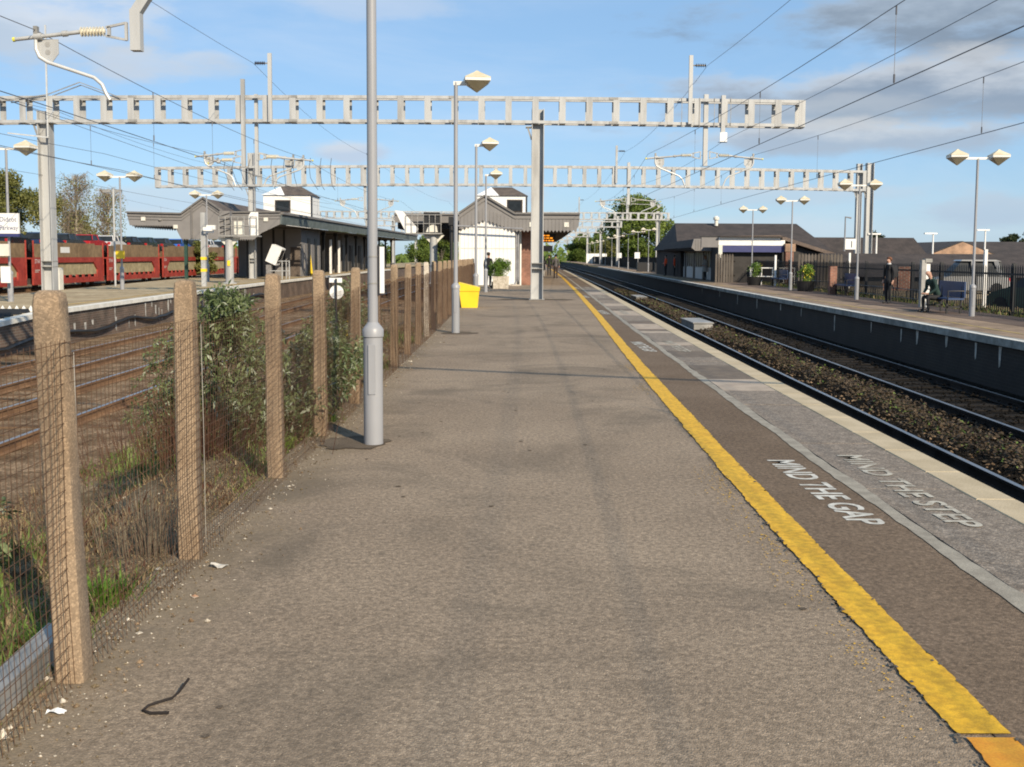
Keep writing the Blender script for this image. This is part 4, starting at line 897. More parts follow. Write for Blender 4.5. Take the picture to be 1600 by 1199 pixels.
for sup, sg, rr_, lb in [([(-13.0, 10, 6.2), (-12.2, G1, 5.0), (-11.4, G2, 4.6)], [.1, .2], .007, 'wire slanting down across the left mast towards the far cantilevers'),
                    ([(-16.9, 14, 5.7), (-15.2, G1, 5.35), (-12.0, 69, 5.0)], [.2, .2], .008, 'upper of the two thick wires crossing in front of the left mast'),
                    ([(-16.5, 14, 5.25), (-14.6, G1, 4.75), (-11.8, 69, 4.1)], [.15, .15], .010, 'lower of the two thick wires crossing in front of the left mast'),
                    ([(-19, 14, 5.2), (-17.5, G1, 4.55), (-15, 69, 4.2)], [.15, .15], .007, 'thin wire passing behind the left mast at lamp height')]:
    line(lb, sup, sg, rr_)
b = MB(); insulator(b, (-15.95, 26, 5.40), (-15.75, 29, 5.36), .035, 1); insulator(b, (-15.55, 26, 4.96), (-15.35, 28.4, 4.91), .035, 1)
tag(b.build('wire_insulator', M_insuld), 'dark rod insulators in the thick wires before the left mast', 'insulator')

b = MB(); rj = random.Random(4)
jr = [o for o in COL.objects if o.get('label', '').startswith('nearest full gantry')][0]
for k in range(6):
    x = -8.9 + k * .42 + rj.uniform(-.1, .1); x2 = x + rj.uniform(.1, .35); q = [Vector((x, .05 * k, 5.25)), Vector((x - .05, .05 * k, 4.9)), Vector((x + .02, 0, 4.5)), Vector((x2 - .1, 0, 4.2)), Vector((x2, 0, 4.05))]
    MB().tube(q, .011, 5, False).build('jumper_wire', M_wire, jr, smooth=60)
for k in range(4):
    x = -10.6 + k * .3; MB().tube([Vector((x, -.3, 5.15)), Vector((x - .08, -.3, 4.8)), Vector((x + .1, -.3, 4.3)), Vector((x + .3, -.3, 4.0))], .011, 5, False).build('jumper_wire', M_wire, jr, smooth=60)
wire('unseen thick cable spanning high across the platform just in front of the camera, above the picture', span((-15, 12.5, 6.75), (12.5, 2.3, 6.7), .3), .05, 'unseen_cable')  # out of view; added for the soft shadow line it lays across the platform
# ================================================================ left platform canopy building
cp = thing('platform_canopy', 'long grey canopy building with a gable end on the left platform', 'canopy building', (-20.2, 68, 0))
X0 = 20.2
def L_(x): return x + X0
out = [(-25.2, 4.33), (-21.62, 4.26), (-21.5, 4.35), (-20.18, 5.30), (-18.88, 4.40), (-18.8, 4.36), (-15.15, 4.40), (-15.22, 3.60), (-16.4, 3.05), (-16.9, 2.62), (-21.65, 2.62), (-22.1, 3.47), (-25.02, 3.50)]
MB().prism([(L_(x), z) for x, z in out], 0, .14).build('fascia', M_facia, cp)
b = MB()
for a, c in zip(out[:6], out[1:7]): b.beam((L_(a[0]), -.05, a[1] + .02), (L_(c[0]), -.05, c[1] + .02), .16, .10); b.beam((L_(a[0]), -.025, a[1] - .22), (L_(c[0]), -.025, c[1] - .22), .05, .05); b.beam((L_(a[0]), -.02, a[1] - .42), (L_(c[0]), -.02, c[1] - .42), .04, .025)
b.build('moulding', M_faciad, cp)
MB().beam((L_(-20.95), -.04, 2.65), (L_(-20.95), -.04, 4.75), .10, .06).build('gable_downpipe', M_faciad, cp)
b = MB()
def teeth(b, xa, xb, za, zb_, n, y0=.02, y1=.06, d=.11):
    for i in range(n):
        u0, u1 = i / n, (i + 1) / n; xa_, xb_ = xa + (xb - xa) * u0, xa + (xb - xa) * u1; z0, z1 = za + (zb_ - za) * u0, za + (zb_ - za) * u1
        b.prism([(L_(xa_), z0), (L_((xa_ + xb_) / 2), (z0 + z1) / 2 - d), (L_(xb_), z1)], y0, y1)
teeth(b, -21.6, -16.95, 2.64, 2.64, 30); teeth(b, -24.9, -22.15, 3.51, 3.48, 17); b.build('valance_teeth', M_faciad, cp, kind='stuff')
b = MB(); teeth(b, -24.9, -22.15, 3.44, 3.28, 17, .5, .55, .13); b.add([(L_(-24.95), .5, 3.55), (L_(-22.1), .5, 3.55), (L_(-22.1), .5, 3.26), (L_(-24.9), .5, 3.42)], [(0, 1, 2, 3)]); b.build('rear_valance', M_soffit, cp, kind='stuff')
# side fascia facing the tracks, soffit and roofs
Ls = 75; xe = 2.0
b = MB(); b.prism([(L_(-15.28), 3.62), (L_(-15.16), 3.62), (L_(-15.10), 4.22), (L_(-15.28), 4.22)], .15, Ls, lambda u, t, w: (u + xe * (t / Ls) ** 2, t, w)); b.build('side_fascia', M_green, cp)
b = MB(); b.prism([(L_(-15.28), 4.24), (L_(-14.98), 4.26), (L_(-15.0), 4.42), (L_(-15.28), 4.42)], .145, Ls, lambda u, t, w: (u + xe * (t / Ls) ** 2, t, w)); b.build('side_gutter', M_faciad, cp)
r = random.Random(8); b = MB()
for i in range(110):
    t = .4 + i * .66; x = L_(-15.155) + xe * (t / Ls) ** 2; b.box(x + .0, x + .012, t, t + .03, 3.63, 4.2)
b.build('side_board_batten', M_faciad, cp, kind='stuff')
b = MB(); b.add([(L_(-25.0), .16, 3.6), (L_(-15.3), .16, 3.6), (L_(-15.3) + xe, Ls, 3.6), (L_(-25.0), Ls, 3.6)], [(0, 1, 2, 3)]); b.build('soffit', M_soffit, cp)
b = MB(); b.add([(L_(-25.1), .1, 4.30), (L_(-21.5), .1, 4.32), (L_(-21.5), Ls, 4.32), (L_(-25.1), Ls, 4.3)], [(0, 1, 2, 3)]); b.add([(L_(-18.9), .1, 4.38), (L_(-15.3), .1, 4.36), (L_(-15.3) + xe, Ls, 4.36), (L_(-18.9), Ls, 4.38)], [(0, 1, 2, 3)]); b.build('flat_roof', M_roofd, cp)
b = MB(); b.prism([(L_(-21.55), 4.33), (L_(-20.18), 5.28), (L_(-18.85), 4.36), (L_(-18.85), 4.26), (L_(-20.18), 5.16), (L_(-21.55), 4.22)], .14, 30, None); b.build('roof', M_roof, cp)
for x, y, m in [(-21.55, .6, M_postg), (-19.1, 1.2, M_black), (-17.9, 2.4, M_black), (-24.2, 14, M_black), (-23.2, 28, M_black)] + [(-16.1 + .02 * k, 20.5 + 6 * k, M_black) for k in range(9)] + [(-21.5, 20 + 8 * k, M_black) for k in range(6)]:
    b = MB(); b.box(L_(x) - .1, L_(x) + .1, y - .1, y + .1, 0, 3.6).box(L_(x) - .16, L_(x) + .16, y - .16, y + .16, 3.3, 3.6); b.build('post', m, cp)
# office block under the canopy: grey panels, dark doors
blk = MB().box(L_(-20.6), L_(-15.85), 10, 17.5, 0, 3.58).build('office_wall', M_facia, cp)
for x0, x1, m, z1, nm in [(-19.9, -19.3, M_black, 3.5, 'door'), (-18.0, -17.85, M_black, 3.5, 'pilaster'), (-17.2, -17.06, M_black, 3.5, 'pilaster'), (-18.9, -18.75, M_black, 3.5, 'pilaster'), (-16.65, -15.95, M_roof, 2.2, 'door')]:
    MB().box(L_(x0), L_(x1), 9.95, 10, 0.02, z1).build(nm, m, cp)
MB().box(L_(-17.7), L_(-17.4), 9.93, 9.98, 2.1, 2.55).build('notice', M_faciad, cp)
for k, yy_ in enumerate((11, 12.4, 13.8, 15.2, 16.6)): MB().box(L_(-15.85), L_(-15.80), yy_, yy_ + (.9 if k != 2 else .5), .02, 2.4 + .5 * (k % 2)).build('panel', M_black if k % 2 else M_facia, cp)
blk2 = MB().box(L_(-20.6), L_(-16.6), 33, 48, 0, 3.58).build('office_wall', M_faciad, cp)
for k in range(7): MB().box(L_(-16.6), L_(-16.55), 33.3 + k * 2.05, 34.6 + k * 2.05, .03, 2.6).build('panel', (M_black, M_facia, M_soffit)[k % 3], cp)
for x, y in ((-15.75, 22), (-15.75, 26.4)): MB().box(L_(x) - .09, L_(x) + .09, y - .09, y + .09, 0, 2.95).build('white_post', M_white, cp)
for i, (x, z) in enumerate(((-24.1, 3.92), (-22.0, 3.42), (-16.1, 3.92))): o = MB().box(L_(x) - .14, L_(x) + .14, -.075, -.03, z - .12, z + .12).build('zone_plate', M_cream, cp)
MB().lathe([(.0, -.02), (.09, 0), (.1, .03)], 12, (L_(-23.0), -.07, 3.83)).build('floodlight', M_cream, cp, smooth=60)
tag(MB().beam((-15.72, 81.5, 0), (-15.95, 81.5, 2.0), .14, .1).build('yellow_post', M_binyel), 'leaning yellow post under the left canopy', 'post')
# tilted monitor housing on a stand
mn = thing('monitor_stand', 'tilted white monitor housing on metal rails under the left canopy edge', 'monitor', (-15.5, 69.5, 0))
o = MB().box(-.38, .38, -.35, .35, -.6, .6).build('housing', M_white, mn, (-.35, 0, 1.62)); o.rotation_euler = (0, R(24), R(-8))
o2 = MB().box(.30, .385, -.28, .28, -.45, .5).build('screen', M_black, o, (.003, 0, 0))
b = MB()
for x in (.12, .4, .6): b.tube([(x, -.2, 0), (x, -.2, 1.25)], .035, 6)
for z in (.55, 1.2): b.tube([(-.7, -.2, z), (.62, -.2, z)], .03, 6)
b.build('rail', M_galv, mn); MB().box(-.95, -.6, -.2, .2, 0, .95).build('cabinet', M_facia, mn)
# cctv poles on the left platform
cx = thing('cctv_pole', 'grey pole with yellow bands and a white camera in front of the left canopy', 'camera pole', (-15.75, 53, 0))
MB().box(-.11, .11, -.11, .11, 0, 3.75).build('pole', M_galv, cx)
for z in (1.35, .75): MB().box(-.125, .125, -.125, .125, z, z + .15).build('band', M_binyel, cx)
MB().box(.12, .55, -.45, -.25, 2.82, 3.0).box(.1, .2, -.3, 0, 2.7, 2.85).build('camera', M_white, cx)
cx = thing('cctv_camera', 'white camera box on the lamp post before the left canopy gable', 'camera', (-18.2, 62, 0)); MB().box(.1, .6, -.5, -.25, 3.1, 3.35).box(.05, .4, -.2, 0, 2.9, 3.05).build('housing', M_white, cx); MB().box(-.28, -.08, -.15, .1, 2.0, 2.75).build('speaker', M_black, cx)
cx = thing('cctv_pole', 'thin pole with two small cameras behind the second left lamp', 'camera pole', (-20.1, 52.5, 0)); MB().tube([(0, 0, 0), (0, 0, 4.9)], .05, 8).build('pole', M_galv, cx); MB().box(-.5, -.12, -.1, .1, 4.72, 4.86).box(.12, .42, -.1, .1, 4.72, 4.86).build('camera', M_galvd, cx)
sgn = thing('station_sign', 'white station name board on the leftmost lamp post', 'sign', (-17.05, 35.0, 0))
MB().box(-.72, .46, -.05, .05, 2.30, 2.98).build('board', M_sign, sgn); MB().box(-.715, .455, -.056, .05, 2.20, 2.297).build('navy_strip', M_navy, sgn)
text('Didcot', .16, 'lettering', M_navy, sgn, (-.18, -.054, 2.70), (1, 0, 0), (0, 0, 1), .9); text('Parkway', .16, 'lettering', M_navy, sgn, (-.18, -.054, 2.42), (1, 0, 0), (0, 0, 1), .8)
MB().box(-.18, .18, -.2, -.1, 1.55, 1.95).build('notice_box', M_cream, sgn); MB().box(-.12, .2, -.2, -.15, .65, 1.2).build('notice', M_sign, sgn)
tag(MB().box(-18.15, -17.75, 47.5, 47.55, 1.42, 1.78).build('yellow_plate', M_binyel), 'small yellow plate on the second left lamp post', 'plate')
tag(MB().box(-20.75, -20.35, 46.6, 47, 0, 1.0).build('relay_cabinet', M_cream), 'pale cabinet left of the second left lamp post', 'cabinet')
tag(MB().box(-20.35, -19.95, 45.0, 45.3, 0, .42).build('yellow_box', M_binyel), 'small yellow box on the far edge of the left platform', 'box')

# ================================================================ signal structures
def signal(label, x, y, zp, w, mirror, seed):
    s_ = thing('signal_post', label, 'signal', (x, y, 0))
    MB().lathe([(.38, 0), (.38, .06), (.23, .08), (.22, zp - .45), (.22, zp)], 16).build('column', M_galv, s_, smooth=50)
    for q in (-1, 1): MB().prism([(q * .2, zp - .05), (q * .62, zp - .05), (q * .2, zp - .5)], -.05, .05).build('gusset', M_cream, s_)
    MB().box(-.5 if not mirror else -w + .5, w - .5 if not mirror else .5, -.45, .5, zp, zp + .07).build('walkway', M_galvd, s_)
    x0, x1 = (-.45, w - .55) if not mirror else (-w + .55, .45); b = MB()
    for k in range(7): xx = x0 + (x1 - x0) * k / 6; b.tube([(xx, -.42, zp + .07), (xx, -.42, zp + 1.1)], .02, 5)
    for z in (zp + .6, zp + 1.1): b.tube([(x0, -.42, z), (x1, -.42, z)], .02, 5); b.tube([(x0, .45, z), (x1, .45, z)], .02, 5)
    b.build('guard_rail', M_galvd, s_)
    if not mirror:
        b = MB(); b.box(x0 - .02, x0 + .55, -.2, .25, zp + .1, zp + 1.42); b.cur = 1
        for k in range(4): b.beam((x0, -.22, zp + .2 + k * .3), (x0 + .55, -.22, zp + .4 + k * .3), .03, .04)
        b.build('ladder_cage', [M_facia, M_black], s_)
        MB().box(x0 + .8, x0 + 1.25, -.25, .2, zp + .12, zp + .85).build('signal_back', M_cream, s_); MB().prism([(x1 - .42, zp + .08), (x1 + .05, zp + .08), (x1 + .05, zp + 1.36), (x1 - .35, zp + 1.36), (x1 - .5, zp + 1.1)], -.3, -.26).build('backboard', M_white, s_)
    else:
        MB().prism([(x0 + .35, zp + 1.35), (x0 + .8, zp + 1.3), (x0 + 1.7, zp + .3), (x0 + 1.5, zp + .02), (x0 + 1.0, zp + .05)], -.3, -.25, lambda u, t, w_: (u - 1.0, t, w_)).build('backboard', M_white, s_)
        MB().box(x0 + 1.05, x0 + 1.6, -.2, .25, zp + .08, zp + 1.2).build('cabinet', M_cream, s_)
        b = MB(); b.box(-.55, .35, -.3, .3, zp + .08, zp + 1.25); b.cur = 1; b.prism([(-.42, zp + .12), (.26, zp + .12), (.2, zp + .45), (-.0, zp + .6), (-.3, zp + .4)], -.34, -.31); b.build('signal_head', [M_black, M_cream], s_)
    MB().box(-.06, .10, -.26, -.235, 1.0, 1.3).build('warning_plate', M_binyel, s_)
signal('colour-light signal seen from behind on a silver column in front of the left canopy', -15.8, 58, 2.62, 2.2, False, 1)
signal('colour-light signal seen from behind on a silver column beside the white boarded end wall', -4.55, 60, 2.85, 2.1, True, 2)

# ================================================================ lift towers
def tower(label, x0, x1, y, zb_, ze, zt, wx, wz):
    t_ = thing('lift_tower', label, 'tower', ((x0 + x1) / 2, y, 0)); h = (x1 - x0) / 2
    MB().box(-h, h, 0, 4.2, 0, ze).build('wall', M_white, t_)
    MB().add([(-h - .15, -.15, ze + .01), (h + .15, -.15, ze + .01), (h + .15, 4.35, ze + .01), (-h - .15, 4.35, ze + .01), (-h * .42, 2.0, zt), (h * .42, 2.0, zt)], [(0, 1, 5, 4), (1, 2, 5), (2, 3, 4, 5), (3, 0, 4), (3, 2, 1, 0)]).build('roof', M_roof, t_)
    w = MB().box(wx - .75, wx + .75, -.03, .03, wz - .6, wz + .6).build('window', M_roofd, t_); MB().box(wx - .62, wx + .62, -.045, -.031, wz - .48, wz + .48).build('pane', M_glass, w)
    MB().box(h - .02, h + .1, -.1, .02, zb_ - 2, ze - .05).build('downpipe', M_black, t_)
    MB().prism([(-h - .16, ze + .012), (-h - .16 + (h * .58 + .1), ze + .012 + (zt - ze) * .97), (-h - .0 + h * .9, ze + .012)], -.17, -.155, lambda u, t, w_: (u, t + max(0, (w_ - ze)) * 2.0, w_)).build('lead_flashing', M_white, t_)
tower('white square lift tower with brown hipped roof behind the left canopy', -23.9, -19.3, 100, 5.5, 7.3, 8.25, -.45, 6.25)
tower('white square lift tower with dark hipped roof behind the central canopy', -3.4, 1.3, 100, 5.5, 7.35, 8.3, 1.25, 6.4)

# ================================================================ central station building
mb_ = thing('station_building', 'central platform building with white boarded end wall and grey gabled canopy', 'station building', (0, 57, 0))
g_out = [(-6.9, 3.95), (-2.92, 3.95), (-1.53, 4.90), (.12, 3.93), (3.68, 3.93), (3.62, 3.28), (3.45, 3.05), (.14, 3.02), (-1.5, 3.62), (-2.92, 3.08), (-6.9, 3.3)]
MB().prism(g_out[1:10], 0, .1).build('fascia', M_facia, mb_)
b = MB()
for a, c in zip(g_out[1:5], g_out[2:5]): b.beam((a[0], -.04, a[1] + .02), (c[0], -.04, c[1] + .02), .15, .10); b.beam((a[0], -.02, a[1] - .26), (c[0], -.02, c[1] - .26), .05, .04)
b.build('moulding', M_faciad, mb_)
b = MB(); bot = interp([(-2.92, 3.06), (-1.5, 3.60), (.14, 3.0), (3.5, 3.03)])
def bl(x): return 3.06 + (x + 2.92) * .38 if x < -1.5 else (3.60 - (x + 1.5) * .365 if x < .14 else 3.02)
x = -2.85
while x < 3.4:
    b.prism([(x, bl(x + .09) + .62), (x + .17, bl(x + .09) + .62), (x + .17, bl(x + .09) + .02), (x + .085, bl(x + .09) - .09), (x, bl(x + .09) + .02)], -.018, -.002); x += .2
b.build('valance_board', M_facia, mb_, kind='stuff')
for x in (1.05, 2.95): MB().box(x - .13, x + .13, -.06, -.02, 3.22, 3.48).build('zone_plate', M_cream, mb_)
# left wing canopy, set back
MB().box(-6.9, -2.95, 4.0, 4.1, 3.55, 4.0).box(-6.95, -2.95, 3.9, 4.08, 4.0, 4.1).build('wing_fascia', M_facia, mb_)
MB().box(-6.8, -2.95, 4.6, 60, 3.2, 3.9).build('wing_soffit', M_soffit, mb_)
# white boarded end wall, each plank on its own
pk_me = {}; n = 14; wd = 3.0 / n
for k in range(n):
    xx = -2.86 + k * wd; zt = 2.98 + (.62 if -2.2 < xx < -.9 else .3 if xx < -.4 else .0)
    zt = min(bl(xx), bl(xx + wd)) + .1
    MB().box(xx + .006, xx + wd - .006, .12, .17, .02, zt).build('plank', M_white, mb_)
MB().box(-2.86, .14, .172, .22, 0, 3.0).build('end_wall', M_white, mb_)
MB().box(-2.86, .14, .10, .118, 2.02, 2.08).build('rail', M_cream, mb_)
MB().box(-2.95, -2.86, .1, .3, 0, 3.0).build('corner_board', M_cream, mb_); MB().box(.42, .50, .8, .95, 0, 2.3).build('corner_board', M_white, mb_)
b = MB()
for x in (.20, .31): b.tube([(x, .3, .25), (x, .3, 3.2)], .05, 8)
b.tube([(.2, .3, .28), (.14, .0, .05), (-.05, -.05, .05)], .05, 8); b.build('downpipe', M_pipe, mb_, smooth=50)
MB().box(-.15, .45, -.2, .1, 0, .07).build('step', M_concpale, mb_)
MB().box(.5, 1.3, 1.5, 60, 0, 3.3).build('brick_wall', M_brick, mb_)
MB().box(-2.9, .5, 1.1, 60, 0, 3.3).build('side_wall', M_cream, mb_)
MB().box(1.3, 1.36, 6, 8, 0, 2.2).build('door', M_black, mb_)
b = MB(); b.prism([(-2.9, 3.97), (-1.53, 4.9), (.12, 3.95), (.12, 3.85), (-1.53, 4.78), (-2.9, 3.85)], .1, 44); b.build('roof', M_roof, mb_)
yy = ysteps(58, 125); b = MB()
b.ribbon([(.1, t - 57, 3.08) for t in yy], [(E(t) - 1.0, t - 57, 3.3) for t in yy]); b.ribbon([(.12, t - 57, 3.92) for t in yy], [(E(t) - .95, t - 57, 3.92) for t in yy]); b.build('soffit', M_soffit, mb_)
b = MB(); b.ribbon([(E(t) - .97, t - 57, 3.3) for t in yy], [(E(t) - .93, t - 57, 3.93) for t in yy]); b.build('side_fascia', M_faciad, mb_)
ld = thing('departure_board', 'hanging departure board with orange lettering under the central canopy', 'display', (2.25, 63, 0))
MB().box(-.62, .36, 0, .2, 2.5, 2.98).build('case', M_black, ld); b = MB(); rr = random.Random(2)
for k in range(3):
    xx = -.45
    while xx < (.12 if k else .0): w = rr.uniform(.06, .2); b.box(xx, xx + w, -.012, -.002, 2.83 - k * .15, 2.91 - k * .15); xx += w + .05
b.build('led_text', M_led, ld, kind='stuff')
hs = tag(MB().box(1.6, 2.4, 62, 62.1, 1.9, 2.25).build('hanging_sign', M_facia), 'grey hanging sign below the departure board', 'sign')
# beam structure reaching left from the gable (cable bracket)
tag(MB().tube([(-3.2, 56.5, 3.25), (.55, 56.5, 3.1)], .05, 6).build('bracket_bar', M_pipe), 'grey horizontal bar across the white boarded gable', 'bar')
tag(MB().tube([(-3.35, 57, 0), (-3.35, 57, 3.6)], .09, 8).box(-3.5, -3.2, 56.85, 57.15, 3.3, 3.75).build('support_post', M_black), 'black post at the left corner of the white boarded wall', 'post')

# ================================================================ car-transporter wagons with cars
XW = -34.0
def wagon(label, y0, y1, seed):
    w = thing('transporter_wagon', label, 'wagon', (XW, y0, 0), 0, 'red car-transporter wagons'); L = y1 - y0; f = .0
    b = MB(); yr = 3.05                     # red side frame with a long cut-out (drawn in the y-z plane, facing +x)
    fn = lambda u, t, z: (t, u, z)
    b.prism([(0, -.62), (L, -.62), (L, -.22), (0, -.22)], -.1, .02, fn); b.prism([(0, .95), (L, .95), (L, 1.34), (0, 1.34)], -.1, .02, fn)
    b.prism([(0, -.22), (1.25, -.22), (1.25, .95), (0, .95)], -.1, .02, fn); b.prism([(L - 1.25, -.22), (L, -.22), (L, .95), (L - 1.25, .95)], -.1, .02, fn)
    for yy_, s_ in ((1.25, 1), (L - 1.25, -1)): b.prism([(yy_, .95), (yy_ + s_ * .75, .95), (yy_, .35)], -.1, .02, fn)
    for k in range(9): yy_ = 1.6 + (L - 3.2) * k / 8; b.prism([(yy_ - .16, -.22), (yy_ + .16, -.22), (yy_ + .16, .0), (yy_ - .16, .0)], -.1, .0, fn)
    b.build('side_frame', M_red, w)
    n = 9
    for k in range(n): ya, yb_ = 1.0 + (L - 2) * k / n, 1.0 + (L - 2) * (k + 1) / n; MB().box(-.16, -.11, ya + .012, yb_ - .012, -.02, .96).build('lower_panel', M_beige, w)
    MB().box(-2.6, -.17, .9, L - .9, -.60, -.2).build('lower_deck', M_roofd, w)
    MB().box(-2.7, -.12, .0, L, 1.22, 1.33).build('upper_deck', M_red, w)
    for k in range(8): ya, yb_ = .12 + (L - .24) * k / 8, .12 + (L - .24) * (k + 1) / 8; MB().box(-.07, -.02, ya + .01, yb_ - .01, 1.345, 2.44 - (.12 if k in (0, 7) else 0)).build('upper_panel', M_brown, w)
    MB().box(-2.7, -2.65, .1, L - .1, -.5, 2.4).build('far_side', M_brown, w)
    for yy_ in (.05, L - .11): MB().box(-.03, .06, yy_, yy_ + .06, -.2, 2.55).build('end_post', M_red, w)
    for yy_ in (1.3, 2.9, L - 2.9, L - 1.3): MB().lathe([(.38, -.06), (.38, .06)], 14).build('wheel', M_wheel, w, (-.5, yy_, -.60)).rotation_euler = (0, R(90), 0)
    text('STVA', .30, 'lettering', M_sign, w, (.024, .25, .92), (0, 1, 0), (0, 0, 1), .8); MB().box(.022, .026, .25, 1.0, .40, .46).box(.022, .026, .25, .8, .28, .33).build('marking', M_white_paint, w)
    return w
wl = [(55.8, 72.6, 'leftmost red transporter wagon, cut by the picture edge behind the station sign'), (73.6, 86.3, 'red transporter wagon directly behind the left gantry mast'), (87.2, 99.9, 'red transporter wagon crossed by a diagonal mast shadow behind the second left lamp'),
      (101, 113.8, 'red transporter wagon behind the dark green canopy post'), (115.0, 127.8, 'red transporter wagon partly behind the silver signal column'), (129, 141.8, 'farthest red transporter wagon glimpsed under the left canopy')]
for i, a in enumerate(wl): wagon(a[2], a[0], a[1], i)
o = MB().box(XW - .018, XW - .008, 78.2, 79.8, 1.68, 2.12).build('destination_board', M_sign); tag(o, 'white board on the brown side of the wagon behind the left mast', 'board')
PAINT = {}
def carpaint(n, c): 
    if n not in PAINT: PAINT[n] = mat('car_paint_' + n, c, .25, var=.04, spec=.6)
    return PAINT[n]
def car(label, x, y, z, rz, paint, L=3.9, group=None, seed=0, H=1.48):
    c = thing('parked_car' if group is None else 'loaded_car', label, 'car', (x, y, z), rz, group)
    p = [(-L / 2, .30), (-L / 2 + .02, .72), (-L / 2 + .12, .92), (-L / 2 + .35, 1.0), (L / 2 - 1.15, .98), (L / 2 - .35, .80), (L / 2 - .03, .62), (L / 2, .32), (L / 2 - .35, .20), (-L / 2 + .3, .20)]
    fnb = lambda u, t, w: (t * (1 - .06 * abs(u) / (L / 2)), u, w)
    MB().prism(p, -.83, .83, fnb).build('body', paint, c, smooth=25)
    gl = [(-L / 2 + .16, .965), (-L / 2 + .42, H - .12), (-L / 2 + .75, H - .02), (L / 2 - 1.9, H - .03), (L / 2 - 1.1, .965)]
    vs = []; k = len(gl)
    for sx in (-1, 1): vs += [(sx * (.80 - .20 * (w - .96) / .5), u, w) for u, w in gl]
    MB().add(vs, [tuple(range(k)), tuple(reversed(range(k, 2 * k)))] + [(i, i + k, (i + 1) % k + k, (i + 1) % k) for i in range(k)]).build('windows', M_glass, c)
    rf = [(-L / 2 + .44, H - .08), (-L / 2 + .75, H + .01), (L / 2 - 1.85, H), (L / 2 - 1.75, H - .07)]; vs = []; k = 4
    for sx in (-1, 1): vs += [(sx * .64, u, w) for u, w in rf]
    MB().add(vs, [(0, 1, 2, 3), (7, 6, 5, 4)] + [(i, i + 4, (i + 1) % 4 + 4, (i + 1) % 4) for i in range(4)]).build('roof', paint, c)
    b = MB()
    for sx in (-1, 1): b.beam((sx * .79, .1 - L * .06, .96), (sx * .645, .05 - L * .05, H - .06), .05, .09); b.beam((sx * .785, -L / 2 + .5, .96), (sx * .64, -L / 2 + .75, H - .06), .05, .22)
    b.build('pillar', paint, c, kind='stuff')
    for sx in (-1, 1):
        for yy_ in (-L / 2 + .72, L / 2 - .78): MB().lathe([(.20, -.1), (.31, -.1), (.31, .1), (.20, .1)], 16).build('wheel', M_wheel, c, (sx * .76, yy_, .31)).rotation_euler = (0, R(90), 0)
    for sx in (-1, 1): MB().box(sx * .62 - .12, sx * .62 + .12, -L / 2 - .012, -L / 2 + .06, .68, .9).build('tail_light', M_tail, c)
    return c
cl = [(58.5, 'k', 'cut by the left picture edge'), (63, 'b', 'left of the station sign'), (67.8, 'g', 'above the station sign board'), (73, 'k', 'just right of the station sign'), (78.2, 'b', 'hidden half behind the left gantry mast'), (82.2, 'g', 'right of the left gantry mast'), (86.6, 'r', 'as the only red one'), (91.0, 'w', 'next to the second left lamp post'), (95.6, 'k', 'right of the second left lamp post'), (99.9, 'd', 'above the third coupling'),
      (104.4, 'g', 'left of the green canopy post'), (109.6, 'u', 'as the only blue one'), (114.7, 'k', 'behind the thin camera pole'), (120, 'w', 'left of the black canopy post'), (126, 'g', 'farthest off under the canopy')]
nm = dict(k=('black', (.012, .012, .014)), b=('dark blue', (.015, .025, .06)), g=('dark grey', (.04, .045, .05)), r=('red', (.35, .015, .02)), w=('white', (.6, .6, .6)), d=('dark green', (.012, .03, .022)), u=('bright blue', (.03, .12, .45)))
for y, k, wh in cl: car(f'{nm[k][0]} car on the wagon deck, {wh}', XW - 1.2, y, 1.74, 0, carpaint(*nm[k]), 3.85, 'cars on the wagons', H=1.46)
# ================================================================ right side: fence, shelter, station buildings
XF = lambda t: E(t) + 10.75
pf = thing('palisade_fence', 'dark steel palisade fence along the back of the right platform', 'fence', (0, 0, 0))
b = MB(); y = 14.
while y < 71:
    x = XF(y); a = .035; z1 = 1.46
    b.add([(x, y - a, -.25), (x - .02, y, -.25), (x, y + a, -.25), (x, y - a, z1 - .1), (x - .02, y, z1 - .06), (x, y + a, z1 - .1), (x - .005, y, z1)], [(0, 1, 4, 3), (1, 2, 5, 4), (3, 4, 6), (4, 5, 6)]); y += .145
b.build('pales', M_black, pf, kind='stuff')
y = 14.
while y < 72: MB().box(XF(y) + .02, XF(y) + .12, y - .05, y + .05, -.4, 1.5).build('post', M_black, pf); y += 2.75
for z in (.05, 1.18):
    b = MB(); yy = [14 + 2 * i for i in range(30)]
    for t, t2 in zip(yy, yy[1:]): b.beam((XF(t) + .02, t, z), (XF(t2) + .02, t2, z), .04, .06)
    b.build('rail', M_black, pf)
lowf = thing('hoop_railing', 'low dark railing behind the blue bench on the right platform', 'railing', (0, 0, 0)); b = MB(); y = 36.
while y < 52:
    x = E(y) + 10.3; b.tube([(x, y, 0), (x, y, .55)], .012, 4, False); y += .3
for z in (.18, .5): b.tube([(E(t) + 10.3, t, z) for t in (36, 40, 44, 48, 52)], .018, 5)
b.build('bars', M_black, lowf, kind='stuff')
rr = random.Random(14); b = MB()                 # rough grass by the fence
for i in range(9000):
    y = rr.uniform(20, 66); x = EF(y) + rr.uniform(3.85, 4.6) + abs(rr.gauss(0, .5)); b.cur = 0 if rr.random() < .6 else 1
    blade(b, x, y, -.06, rr.uniform(.05, .26), .012, rr.uniform(.2, .9), rr.uniform(0, 6.28))
b.build('verge_weeds', [M_grass, M_straw])['kind'] = 'stuff'
